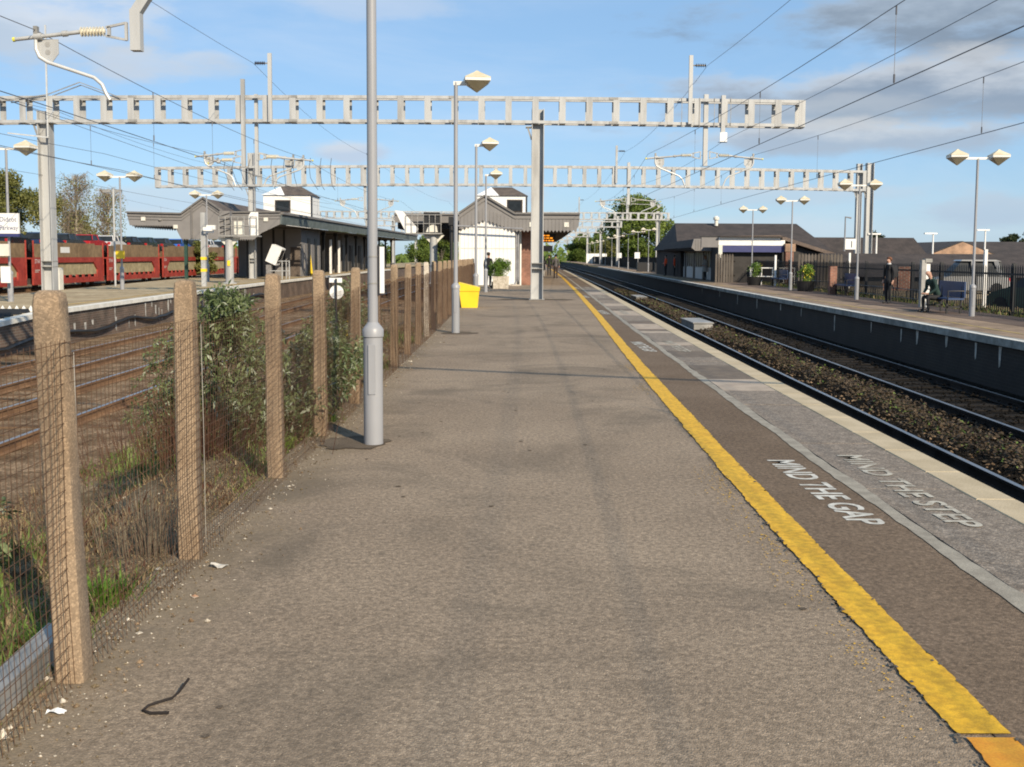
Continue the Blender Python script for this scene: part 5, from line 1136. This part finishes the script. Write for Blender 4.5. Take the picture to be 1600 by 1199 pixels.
for y, lb in ((34.3, 'grey concrete post with a pale face beside the seated man'),):
    cpst = thing('fence_pillar', lb, 'post', (E(y) + 9.75 - .15, y, 0)); MB().box(-.13, .02, -.1, .1, 0, 1.58).build('pillar', M_galvd, cpst); MB().box(.022, .16, -.06, .09, 0, 1.45).build('pale_face', M_sign, cpst); MB().box(-.02, .2, -.12, .12, 1.5, 1.62).build('cap', M_galvd, cpst)
for i, (x, y, z0, z1, lb) in enumerate([(16.4, 36, -.4, 1.95, 'tall thin white post beyond the palisade fence at the right edge'), (14.95, 59, -.0, 1.75, 'white gate post at the end of the paling screen'), (18.7, 57.6, -.3, 1.9, 'white post right of the paling screen behind the fence')]):
    tag(MB().box(x - .05, x + .05, y - .05, y + .05, z0, z1).build('white_post', M_white), lb, 'post')
# bench
def bench(label, x, y, rz):
    t_ = thing('platform_bench', label, 'bench', (x, y, 0), rz, 'blue mesh benches on the right platform')
    MB().box(-.9, .9, -.25, .22, .42, .47).build('seat', M_blue, t_); o = MB().box(-.9, .9, .22, .26, .48, .95).build('backrest', M_blue, t_)
    for s_ in (-.7, .7): MB().beam((s_, -.2, 0), (s_, -.2, .42), .05, .05).beam((s_, .2, 0), (s_, .25, .9), .05, .05).beam((s_, -.25, .2), (s_, .25, .2), .05, .05).build('leg', M_black, t_)
    for s_ in (-.88, .88): MB().tube([(s_, -.25, .44), (s_, -.25, .68), (s_, .22, .68)], .02, 5).build('armrest', M_black, t_)
bench('blue metal bench in front of the low railing, left of the suited man', 14.55, 45.2, R(-90)); bench('blue metal bench below the navy sign band by the white railings', 15.0, 58.3, R(-90)); bench('blue bench the bald man sits on', 13.05, 31.3, R(-90))
# planters on right platform
def tub(label, x, y, sd_, fl):
    t_ = thing('planter_tub', label, 'planter', (x, y, 0), 0, 'black planter tubs'); MB().lathe([(.36, 0), (.46, .5), (.42, .5), (.38, .42)], 16).build('tub', M_black, t_, smooth=50)
    leafy('tub_plant', 'green plant growing in the ' + label, 'plant', (x, y, .42), [(0, 0, .4, .42, .42), (.1, 0, .6, .3, .32)], 1500, .06, [M_hedge, M_flower if fl else M_buddp], sd_, 6)
tub('black tub with yellow flowers beside the paling screen', 14.2, 50.2, 31, True); tub('black tub beside the white railings', 14.05, 60.2, 32, False)
wr = thing('white_railing', 'white tubular railings behind the second blue bench', 'railing', (14.9, 61, 0)); b = MB()
for k in range(5): b.tube([(-.9 + k * .65, 0, 0), (-.9 + k * .65, 0, 1.0)], .03, 6)
b.tube([(-.9, 0, 1.0), (1.7, 0, 1.0)], .03, 6); b.tube([(-.9, 0, .5), (1.7, 0, .5)], .03, 6); b.build('rails', M_white, wr)
# paling screens
for x0, x1, y, lb in [(12.95, 14.2, 66.2, 'dark timber paling screen between waiting shelter and fascia building'), (15.0, 17.5, 54.5, 'grey timber paling screen right of the third twin lamp')]:
    t_ = thing('paling_screen', lb, 'fence', (x0, y, 0)); n = int((x1 - x0) / .17); pal = None
    for k in range(n):
        if pal is None: o = MB().prism([(0, 0), (.12, 0), (.12, 1.75), (.06, 1.85), (0, 1.75)], 0, .025).build('pale', M_paling, t_); pal = o.data; bpy.data.objects.remove(o)
        link('pale', pal, t_, (k * .17, 0, 0))
    MB().box(0, x1 - x0, .026, .07, .4, .5).box(0, x1 - x0, .026, .07, 1.3, 1.4).build('rail', M_sleeperd, t_)
# waiting shelter
ws = thing('waiting_shelter', 'low flat-canopied waiting shelter with white panels on the right platform', 'shelter', (13.9, 70.5, 0))
MB().prism([(-1.75, 2.25), (-1.5, 2.05), (.6, 2.05), (.6, 2.85), (-1.6, 2.85)], 0, .15).build('fascia', M_facia, ws)
b = MB()
for k in range(13): b.box(-1.5 + k * .165, -1.44 + k * .165, -.012, 0, 2.12, 2.80)
b.build('fascia_batten', M_faciad, ws, kind='stuff')
MB().prism([(-1.75, 2.27), (-1.5, 2.07), (.6, 2.07), (.6, 2.83), (-1.6, 2.83)], .15, 26, lambda u, t, w: (u + t * .055, t, w)).build('canopy', M_roofd, ws)
MB().box(0, 3, 1, 25, 0, 2.06).build('wall', M_cream, ws)
for k in range(6):
    y0 = 1.3 + k * 3.9; MB().box(-.06, -.004, y0, y0 + 2.9, .02, .85).build('white_panel', M_sign, ws); w = MB().box(-.04, -.004, y0, y0 + 2.9, .9, 1.95).build('window', M_glass, ws)
    for q in range(4): MB().box(-.065, -.041, y0 + q * .95, y0 + q * .95 + .06, .86, 1.98).build('mullion', M_sign, w)
    MB().box(-.05, -.004, y0 + 3.0, y0 + 3.8, 0.02, 2.0).build('door', M_black, ws)
MB().box(.05, .75, .55, .99, .02, .85).build('ticket_kiosk', M_sign, ws); MB().box(.0, .95, .9, .995, .9, 2.04).build('navy_panel', M_navy, ws)
MB().prism([(.55 + .22 * math.cos(a * math.pi / 10), 1.65 + .22 * math.sin(a * math.pi / 10)) for a in range(20)], .86, .895).build('white_disc', M_sign, ws)
# fascia building
fb_ = thing('entrance_building', 'small building end with white fascia above a navy sign band on the right platform', 'station entrance', (13.2, 66.6, 0))
MB().box(.0, 3.95, 0, .14, 2.38, 2.92).box(3.95, 4.25, .0, .14, 2.38, 2.72).build('white_fascia', M_white, fb_); MB().box(.25, 4.2, -.03, .1, 1.95, 2.375).build('navy_band', M_navy, fb_)
MB().box(.0, .25, -.04, .1, 1.55, 2.42).build('end_trim', M_cream, fb_); MB().box(-1.1, -.01, 0, .2, 2.25, 2.9).build('side_fascia', M_facia, fb_); MB().box(-1.2, .0, -.03, .25, 2.9, 2.97).build('coping', M_black, fb_)
MB().box(.3, 4.2, .4, 4, 0, 2.9).build('wall', M_soffit, fb_)
MB().box(4.25, 4.75, -.3, .2, 0.0, 2.0).build('brick_pier', M_brick, fb_); MB().box(4.2, 4.85, -.35, .25, 2.0, 2.5).build('pier_cap', M_bricktan, fb_)
MB().box(.0, 4.2, -.35, .39, 2.925, 2.96).build('flat_roof', M_roofd, fb_)
for s_ in (0, .22): MB().box(2.55 + s_, 2.70 + s_, .34, .395, .78, 1.22).build('poster_stripe', M_binyel, fb_)
# pitched roofs behind
def house(name, label, cat, x0, x1, y0, y1, ze, zr, axis, mr, mw, base=-.4, hip=0.):
    t_ = thing(name, label, cat, ((x0 + x1) / 2, y0, 0)); w, d = (x1 - x0) / 2, y1 - y0
    MB().box(-w, w, 0, d, base, ze).build('wall', mw, t_)
    if axis == 'x': v = [(-w - .3, -.4, ze - .1), (w + .3, -.4, ze - .1), (w + .3, d + .4, ze - .1), (-w - .3, d + .4, ze - .1), (-w + hip, d / 2, zr), (w - hip, d / 2, zr)]; f = [(0, 1, 5, 4), (2, 3, 4, 5), (1, 2, 5), (3, 0, 4), (3, 2, 1, 0)]
    else: v = [(-w - .3, -.4, ze - .1), (w + .3, -.4, ze - .1), (w + .3, d + .4, ze - .1), (-w - .3, d + .4, ze - .1), (0, -.4 + hip, zr), (0, d + .4 - hip, zr)]; f = [(1, 2, 5, 4), (3, 0, 4, 5), (0, 1, 4), (2, 3, 5), (3, 2, 1, 0)]
    MB().add(v, f).build('roof', mr, t_); return t_
h1 = house('station_hall', 'long dark pitched roof behind the waiting shelter', 'building', 13.6, 25.4, 84, 98, 2.3, 4.55, 'x', M_roofd, M_roofd, hip=.6)
MB().lathe([(.16, 0), (.16, .5), (.26, .52), (.26, .72), (.1, .85)], 12, (-1.9, 6, 4.3)).build('roof_vent', M_cream, h1, smooth=40)
h2 = thing('sloping_roof', 'brown sloping roof running down to the right beside the fascia building', 'building', (17.0, 71, 0))
MB().prism([(-2.2, 3.05), (1.2, 3.15), (6.6, 1.45), (6.5, 1.25), (1.2, 2.9), (-2.2, 2.8)], 0, 9).build('roof', M_roofm, h2); MB().prism([(1.0, -.3), (6.2, -.3), (6.2, 1.3), (1.0, 2.85)], .5, 9).build('wall', M_soffit, h2)
h3 = house('station_hall', 'very long low dark roof behind the platform number sign', 'building', 23.8, 37.4, 88, 106, -1.2, 3.5, 'x', M_roofd, M_roofd, base=-1.2, hip=.0)
h3b = house('brick_house', 'tan brick gable end beyond the palisade fence', 'house', 36.6, 46.2, 96, 112, 1.3, 3.2, 'y', M_roofd, M_bricktan, base=-.6)
MB().prism([(-4.8, 1.2), (4.8, 1.2), (0, 3.12)], -.42, -.405).build('gable', M_bricktan, h3b)
h4 = house('brick_house', 'dark roofed house with white windows at the right edge', 'house', 46.8, 62, 104, 118, 1.25, 3.4, 'x', M_roofd, M_brick, base=-.6)
for k in range(5):
    w = MB().box(-6.6 + k * 2.1, -5.6 + k * 2.1, -.06, -.004, -.1, 1.0).build('window', M_sign, h4); MB().box(-6.5 + k * 2.1, -6.15 + k * 2.1, -.075, -.061, 0, .9).box(-6.05 + k * 2.1, -5.7 + k * 2.1, -.075, -.061, 0, .9).build('pane', M_glass, w)
h5 = house('shed', 'low dark shed roof behind the seated man', 'shed', 19.5, 33, 62, 70, .6, 1.9, 'x', M_roofd, M_soffit, base=-.6)
for x, y, z, lb in [(24.5, 70, 3.3, 'small white street lamp left of the second tall car-park lamp'), (28.3, 70, 3.35, 'white street lamp in front of the tan brick gable'), (31.8, 70, 3.6, 'white street lamp left of the nearest twin lamp head'), (25.6, 95, 4.0, 'distant white street lamp at the end of the long dark roof')]:
    t_ = thing('street_lamp', lb, 'street lamp', (x, y, -.4), 0, 'white car-park street lamps'); MB().lathe([(.08, 0), (.05, z + .3)], 8).build('pole', M_white, t_); MB().box(-.6, .25, -.1, .1, z + .28, z + .38).build('lamp_head', M_white, t_)
hb_ = thing('notice_board', 'orange-brown board behind the fence beside the suited man', 'board', (16.0, 43.2, 0)); MB().box(-.55, .02, -.03, .03, .28, 1.28).build('panel', M_brick, hb_); MB().box(.05, .55, -.03, .03, .28, 1.28).build('panel', M_brick, hb_); MB().box(-.5, -.44, .03, .1, -.4, 1.3).box(.44, .5, .03, .1, -.4, 1.3).build('post', M_black, hb_)
nb = thing('platform_number_sign', 'white platform number sign hanging from a grey bracket', 'sign', (13.62, 42.2, 0))
MB().tube([(-.14, 0, 1.9), (-.14, 0, 3.28), (.10, 0, 3.24)], .035, 6).build('bracket', M_pipe, nb, smooth=50); MB().box(-.13, .30, -.05, .05, 1.97, 2.40).build('board', M_sign, nb)
text('1', .27, 'lettering', M_signblk, nb, (.03, -.054, 2.05), (1, 0, 0), (0, 0, 1), 1.0)
tag(MB().box(14.1, 14.4, 46.0, 46.3, 0.0, 1.25).build('help_point', M_brick), 'red-brown help point post behind the blue bench', 'help point')
van = car('pale grey van parked beyond the palisade fence left of the nearest twin lamp', 25.5, 58.5, -.35, R(85), carpaint('palegrey', (.3, .3, .3)), 4.4, 'cars in the car park', H=1.9)
car('dark green car parked beyond the palisade fence at the right edge', 18.6, 36.0, -.35, R(15), carpaint('greenish', (.05, .09, .07)), 4.2, 'cars in the car park')
wf = thing('boundary_fence', 'white board fence at the far end of the right platform', 'fence', (18.0, 236, 0)); MB().box(-1.2, 3.4, 0, .15, 0, 2.2).build('boards', M_white, wf)
df = thing('boundary_fence', 'long dark fence behind the far row of lamps on the right platform', 'fence', (0, 0, 0)); b = MB(); yy = list(range(98, 240, 6))
for t, t2 in zip(yy, yy[1:]): b.beam((E(t) + 10.4, t, .7), (E(t2) + 10.4, t2, .7), .08, 1.7)
b.build('boards', M_sleeperd, df)
for i, (x, y, w) in enumerate([(14.3, 112, 1.6), (14.8, 104, .9)]): tag(MB().box(x - w / 2, x + w / 2, y, y + .8, 0, 1.0).build('bin', M_black), ['wide black bin box in front of the big tree on the right platform', 'narrow black bin box left of the waiting shelter'][i], 'bin')
for x, y, lb in [(15.15, 147, 'small white sign on the sixth far lamp'), (14.3, 119, 'white number sign on a black bracket among the far lamps')]: tag(MB().box(x - .3, x + .3, y, y + .08, 1.4, 2.1).build('small_sign', M_sign), lb, 'sign')

# ================================================================ trees
def tree(name, label, c, h, w, n, ls, m, seed, trunk=.25, crown_base=.18, gaps=.9, lobes=22, group='trees', bare=0):
    r = random.Random(seed); t_ = thing(name, label, 'tree', c, 0, group); b = MB(); lob = []
    for i in range(lobes):
        a = r.uniform(0, 6.28); u = r.random(); z = h * (crown_base + (1 - crown_base) * (.12 + .8 * u)); rad = w / 2 * math.sqrt(max(.05, 1 - (2 * (u - .42)) ** 2 * .8)) * r.uniform(.25, .85)
        lob.append((math.cos(a) * rad, math.sin(a) * rad, z, w * r.uniform(.12, .22), w * r.uniform(.09, .17)))
    b.tube([(0, 0, -.5), (w * .01, 0, h * .3), (0, w * .015, h * .62)], [trunk, trunk * .75, trunk * .3], 8)
    for l in lob[:14]: b.tube([(0, 0, h * r.uniform(.18, .5)), (l[0] * .5, l[1] * .5, l[2] * .8), l[:3]], [trunk * .35, trunk * .2, trunk * .06], 5, False)
    b.build('trunk', M_bark, t_, smooth=60); b = MB()
    for i in range(n):
        l = r.choice(lob); v = Vector((r.gauss(0, 1), r.gauss(0, 1), r.gauss(0, 1))).normalized() * (r.random() ** .4) * r.uniform(.75, 1.2)
        p = Vector((l[0] + v.x * l[3], l[1] + v.y * l[3], l[2] + v.z * l[4])); q = Vector((r.gauss(0, 1), r.gauss(0, 1), r.gauss(0, .8))).normalized() * ls * r.uniform(.5, 1.2); s_ = q.cross(Vector((r.gauss(0, 1), r.gauss(0, 1), r.gauss(0, 1)))).normalized() * ls * .55
        b.add([p - q, p + s_, p + q, p - s_], [(0, 1, 2, 3)])
    b.build('crown', m, t_, kind='stuff'); return t_
tree('broad_tree', 'big round green tree behind the far lamps on the right', (20.6, 172, -.5), 12.2, 12.2, 30000, .24, M_tree, 1, .4, .06, lobes=46)
for i, (x, y, h, w, m, lb) in enumerate([(20.5, 300, 7, 11, M_tree, 'low green trees at the far end of the right platform'), (27, 330, 9, 14, M_tree, 'distant green tree left of the big round tree'), (24, 260, 5, 9, M_treey, 'yellow-green scrub behind the white board fence'), (-49, 100, 9.5, 9, M_treey, 'yellow-green spring tree at the left picture edge'), (-43.5, 98, 7.2, 7, M_treey, 'shorter olive tree right of the left edge tree'), (-55, 104, 9, 9, M_tree, 'darker green tree beyond the left edge'),
        (-33.5, 112, 3.0, 3.4, M_treey, 'low bushy tree showing under the birches behind the wagon cars'), (-30, 128, 4.2, 4.6, M_treey, 'small twiggy tree between second left lamp and canopy'), (-26, 170, 6, 12, M_tree, 'green trees seen through the left canopy'), (-13, 190, 5.5, 10, M_tree, 'green trees seen under the far left canopy end'), (-18, 240, 6, 14, M_tree, 'far green trees behind the left canopy'), (57.5, 120, 4.6, 3, M_treed, 'dark conical tree at the right picture edge'), (60.5, 122, 5.2, 4, M_treed, 'larger dark tree at the right picture edge'), (43.5, 125, 4.6, 5, M_treed, 'dark tree top behind the tan brick gable')]):
    tree('leafy_tree', lb, (x, y, -1.0), h + 1, w, int(6000 + 190 * w * h) if h > 4 else 3500, .085 + y * .0006, m, 20 + i, .18, .05, lobes=16)
def birch(label, c, h, seed, m=M_twig):
    r = random.Random(seed); t_ = thing('birch_tree', label, 'tree', c, 0, 'bare birches'); b = MB(); tw = MB()
    b.tube([(0, 0, -.5), (.1, 0, h * .35), (.05, 0, h * .7), (.2, 0, h)], [.17, .13, .07, .02], 7); b.build('trunk', M_birch, t_, smooth=60)
    for i in range(58):
        z = h * r.uniform(.28, .96); a = r.uniform(0, 6.28); L_ = h * r.uniform(.10, .27) * (1.25 - z / h * .6); p1 = Vector((math.cos(a) * L_ * .7, math.sin(a) * L_ * .7, z + L_ * .75)); p2 = Vector((math.cos(a) * L_, math.sin(a) * L_, z + L_ * .55))
        tw.tube([(0.07, 0, z), p1 * .6 + Vector((0, 0, z * .4)), p1, p2], [.035, .026, .018, .01], 4, False)
        for k in range(16):
            q = Vector((0.07, 0, z)).lerp(p1, r.uniform(.35, 1)); d = Vector((r.gauss(0, .5), r.gauss(0, .5), r.uniform(-.3, .6))) * h * .06; e = q + d
            tw.tube([q, e, e + Vector((d.x * .4, d.y * .4, -h * r.uniform(.03, .12)))], [.014, .010, .006], 3, False)
    tw.build('twigs', m, t_, kind='stuff')
    lf = MB()
    for i in range(1500):
        a = r.uniform(0, 6.28); z = h * r.uniform(.2, .98); rd = h * .2 * r.random() ** .5; p = Vector((math.cos(a) * rd, math.sin(a) * rd, z)); q = Vector((r.gauss(0, 1), r.gauss(0, 1), r.gauss(0, 1))).normalized() * .07; s_ = q.orthogonal() * .7
        lf.add([p - q, p + s_, p + q, p - s_], [(0, 1, 2, 3)])
    lf.build('buds', M_treey, t_, kind='stuff')
birch('taller bare birch with pale trunk behind the train', (-38.6, 92, -1), 9.4, 3); birch('second bare birch right of the taller one behind the train', (-36.2, 93, -1), 8.0, 4); birch('slender bare birch left of the taller one', (-40.2, 95, -1), 6.6, 6)
hg = MB(); r = random.Random(77)             # far hedge and woods at the horizon
for i in range(14000):
    a = r.uniform(-.85, .95); d = r.uniform(330, 420); x = math.tan(a) * d; z = -1 + abs(r.gauss(0, 1)) * (2.2 + 1.2 * math.sin(a * 40) * math.sin(a * 17)); q = Vector((r.gauss(0, 1), r.gauss(0, 1), r.gauss(0, .7))).normalized() * r.uniform(.5, 1.2); s_ = q.orthogonal() * .8; p = Vector((x, d, z))
    hg.add([p - q, p + s_, p + q, p - s_], [(0, 1, 2, 3)])
hg.build('far_woods', M_tree)['kind'] = 'stuff'

# ================================================================ people
def person(label, x, y, rz, h, pose, cols, hair, extra=None):
    """one skinned body; faces are then given the cloth or skin of the nearest limb"""
    k = h / 1.75; J = {}; Ed = []; RG = {}
    def j(n, p, r_, par=None, reg=None):
        J[n] = (Vector(p) * k, r_ * k); 
        if par: Ed.append((par, n)); RG[(par, n)] = reg
    sit = pose == 'sit'; zz = .50 if sit else .93; lean = -.26 if sit else 0
    j('pelvis', (0, 0, zz), .135); j('waist', (0, lean * .35, zz + .18), .125, 'pelvis', 'top'); j('chest', (0, lean * .75, zz + .38), .150, 'waist', 'top'); j('neck0', (0, lean * 1.0, zz + .53), .072, 'chest', 'top'); j('neck', (0, lean * 1.12 - .01, zz + .60), .055, 'neck0', 'skin')
    j('head', (0, lean * 1.3 - .02, zz + .70), .086, 'neck', 'skin'); j('crown', (0, lean * 1.36 - .0, zz + .77), .078, 'head', 'skin'); j('nose', (0, lean * 1.3 - .125, zz + .69), .016, 'head', 'skin')
    for s_, S_ in ((-1, 'l'), (1, 'r')):
        j(S_ + 'sh', (s_ * .17, lean, zz + .49), .068, 'chest', 'top')
        if sit: el, wr, hd = (s_ * .235, lean + .03, zz + .22), (s_ * .13, lean - .16, zz + .07), (s_ * .07, lean - .22, zz + .075)
        elif pose == 'walk': el, wr, hd = (s_ * .235, .02 * s_, zz + .22), (s_ * .245, -.10 * s_ - .04, zz - .01), (s_ * .24, -.14 * s_ - .06, zz - .10)
        elif pose == 'bag': el, wr, hd = (s_ * .235, .03, zz + .22), (s_ * .20, -.16, zz + .10), (s_ * .12, -.24, zz + .12)
        else: el, wr, hd = (s_ * .235, .03, zz + .21), (s_ * .235, -.02, zz - .04), (s_ * .225, -.04, zz - .13)
        j(S_ + 'el', el, .05, S_ + 'sh', 'top'); j(S_ + 'wr', wr, .036, S_ + 'el', 'top'); j(S_ + 'hd', hd, .040, S_ + 'wr', 'skin')
        hv = Vector(hd); d = (hv - Vector(wr)).normalized()
        for f_, (ox, ln) in enumerate(((-.024, .075), (-.008, .088), (.008, .084), (.024, .066))): t_ = hv + d * ln + Vector((0, ox, 0)); j(f'{S_}f{f_}', t_, .010, S_ + 'hd', 'skin')
        j(S_ + 'th', hv + d * .02 + Vector((-s_ * .01, -.055, .0)), .011, S_ + 'hd', 'skin')
        j(S_ + 'hp', (s_ * .09, 0, zz - .06), .105, 'pelvis', 'leg')
        if sit: kn, an, to = (s_ * .11, -.44, zz - .02), (s_ * .12, -.40, .09), (s_ * .13, -.60, .045)
        elif pose == 'walk': kn, an, to = (s_ * .09, -.10 * s_ - .04, .50), (s_ * .09, -.20 * s_ + .05, .09), (s_ * .09, -.20 * s_ - .12, .045)
        else: kn, an, to = (s_ * .095, -.02, .49), (s_ * .10, .02, .085), (s_ * .115, -.16, .04)
        j(S_ + 'kn', kn, .066, S_ + 'hp', 'leg'); j(S_ + 'an', an, .045, S_ + 'kn', 'leg'); j(S_ + 'to', to, .040, S_ + 'an', 'shoe')
    names = list(J); me = bpy.data.meshes.new('person'); me.from_pydata([J[n][0] for n in names], [(names.index(a), names.index(c)) for a, c in Ed], [])
    ob = bpy.data.objects.new('p', me); COL.objects.link(ob); md = ob.modifiers.new('s', 'SKIN'); md.use_smooth_shade = True
    for i, n in enumerate(names): me.skin_vertices[0].data[i].radius = (J[n][1], J[n][1] * (.72 if n in ('chest', 'waist', 'pelvis') else 1)); me.skin_vertices[0].data[i].use_root = (i == 0)
    ob.modifiers.new('b', 'SUBSURF').levels = 1; dg = bpy.context.evaluated_depsgraph_get(); m2 = bpy.data.meshes.new_from_object(ob.evaluated_get(dg)); bpy.data.objects.remove(ob)
    regs = ['top', 'leg', 'skin', 'shoe']; m2.materials.clear()
    for q in regs: m2.materials.append(cols[q])
    for f in m2.polygons:
        best = 9e9
        for (a, c), rg in RG.items():
            pa, pb = J[a][0], J[c][0]; ab = pb - pa; t = max(0, min(1, (f.center - pa).dot(ab) / max(1e-9, ab.length_squared))); rad = J[a][1] * (1 - t) + J[c][1] * t; dd = (f.center - pa - ab * t).length - rad
            if dd < best: best = dd; f.material_index = regs.index(rg)
    o = link('person', m2, None, (x, y, 0)); o.rotation_euler = (0, 0, rz); tag(o, label, 'person')
    hc = J['head'][0] * .45 + J['crown'][0] * .55
    if hair:
        b = MB(); n = 12; prof = [(.098, -.045 if hair[1] == 'short' else -.20), (.104, .0), (.098, .05), (.07, .088), (.02, .103)]
        b.lathe([(r_ * k, z * k) for r_, z in prof], n, (hc.x, hc.y + .016 * k, hc.z)); hm = b.build('hair', hair[0], o, smooth=180)
        for v in hm.data.vertices:
            if v.co.y < hc.y - .03 * k and v.co.z < hc.z + .015 * k: v.co.y = hc.y + .02 * k
    if extra == 'collar': MB().lathe([(.078 * k, 0), (.066 * k, .05 * k)], 12, (J['neck0'][0].x, J['neck0'][0].y, J['neck0'][0].z + .03 * k)).build('collar', M_shirt, o, smooth=60)
    if extra == 'skirt': MB().lathe([(.20 * k, .52 * k), (.15 * k, .98 * k)], 14, (0, 0, 0)).build('skirt', cols['leg'], o, smooth=60)
    if extra == 'coat': MB().lathe([(.21 * k, .60 * k), (.19 * k, .8 * k), (.155 * k, 1.1 * k)], 14, (0, 0, 0)).build('coat_skirt', cols['top'], o, smooth=60)
    return o
def cl_(top, leg, shoe=None): return dict(top=top, leg=leg, skin=M_skin, shoe=shoe or M_shoe)
away = R(180)
person('man in a grey jacket and dark trousers walking away along the yellow line', 3.13, 75, away, 1.74, 'walk', cl_(M_greyj, M_brownt), (M_haird, 'short'))
person('person in dark clothes walking just ahead of the grey-jacketed man', 3.05, 86, away, 1.74, 'stand', cl_(M_suit, M_suit), (M_haird, 'short'))
person('woman in black top and pale trousers partly behind the tall gantry mast', 2.35, 80, R(200), 1.68, 'bag', cl_(M_suit, M_palec), (M_hairr, 'long'), 'coat')
person('person with bright red hair under the departure board', 2.35, 84, away, 1.83, 'stand', cl_(M_greyj, M_palec), (M_hairp, 'long'))
person('person in dark clothes standing behind the fourth lamp post by the stone trough', -1.22, 53.0, R(150), 1.8, 'stand', cl_(M_suit, M_navyc), (M_haird, 'short'), 'coat')
person('man in a black suit and white collar standing on the right platform facing left', 13.5, 37.2, R(-62), 1.66, 'stand', cl_(M_suit, M_suit), (M_hairr, 'short'), 'collar')
rk = thing('rucksack', 'black rucksack on the back of the suited man', 'rucksack', (13.5, 37.2, 0), R(-62)); MB().lathe([(.05, .0), (.15, .03), (.17, .2), (.15, .4), (.06, .47)], 10, (0, .22, .92)).build('bag', M_suit, rk, smooth=60); MB().box(-.12, -.08, -.12, .15, 1.25, 1.38).box(.08, .12, -.12, .15, 1.25, 1.38).build('strap', M_suit, rk)
person('bald man in dark clothes sitting on a bench on the right platform', 12.88, 31.35, R(-75), 1.74, 'sit', cl_(M_greenc, M_suit), None)
person('worker in an orange high-visibility jacket beside the waiting shelter', 13.0, 88, R(-80), 1.74, 'bag', cl_(M_hiviz, M_suit), (M_haird, 'short'))
person('second worker in an orange high-visibility vest with bare head', 13.35, 85.5, R(80), 1.74, 'stand', cl_(M_hiviz, M_suit), (M_haird, 'short'))
person('woman in a pale grey coat in front of the waiting shelter', 13.6, 73.2, R(-70), 1.72, 'bag', cl_(M_palec, M_suit), (M_hairf, 'long'), 'coat')
person('person in a long dark coat beside the white disc sign', 14.35, 70.0, R(-80), 1.74, 'stand', cl_(M_suit, M_suit), (M_hairf, 'short'), 'coat')
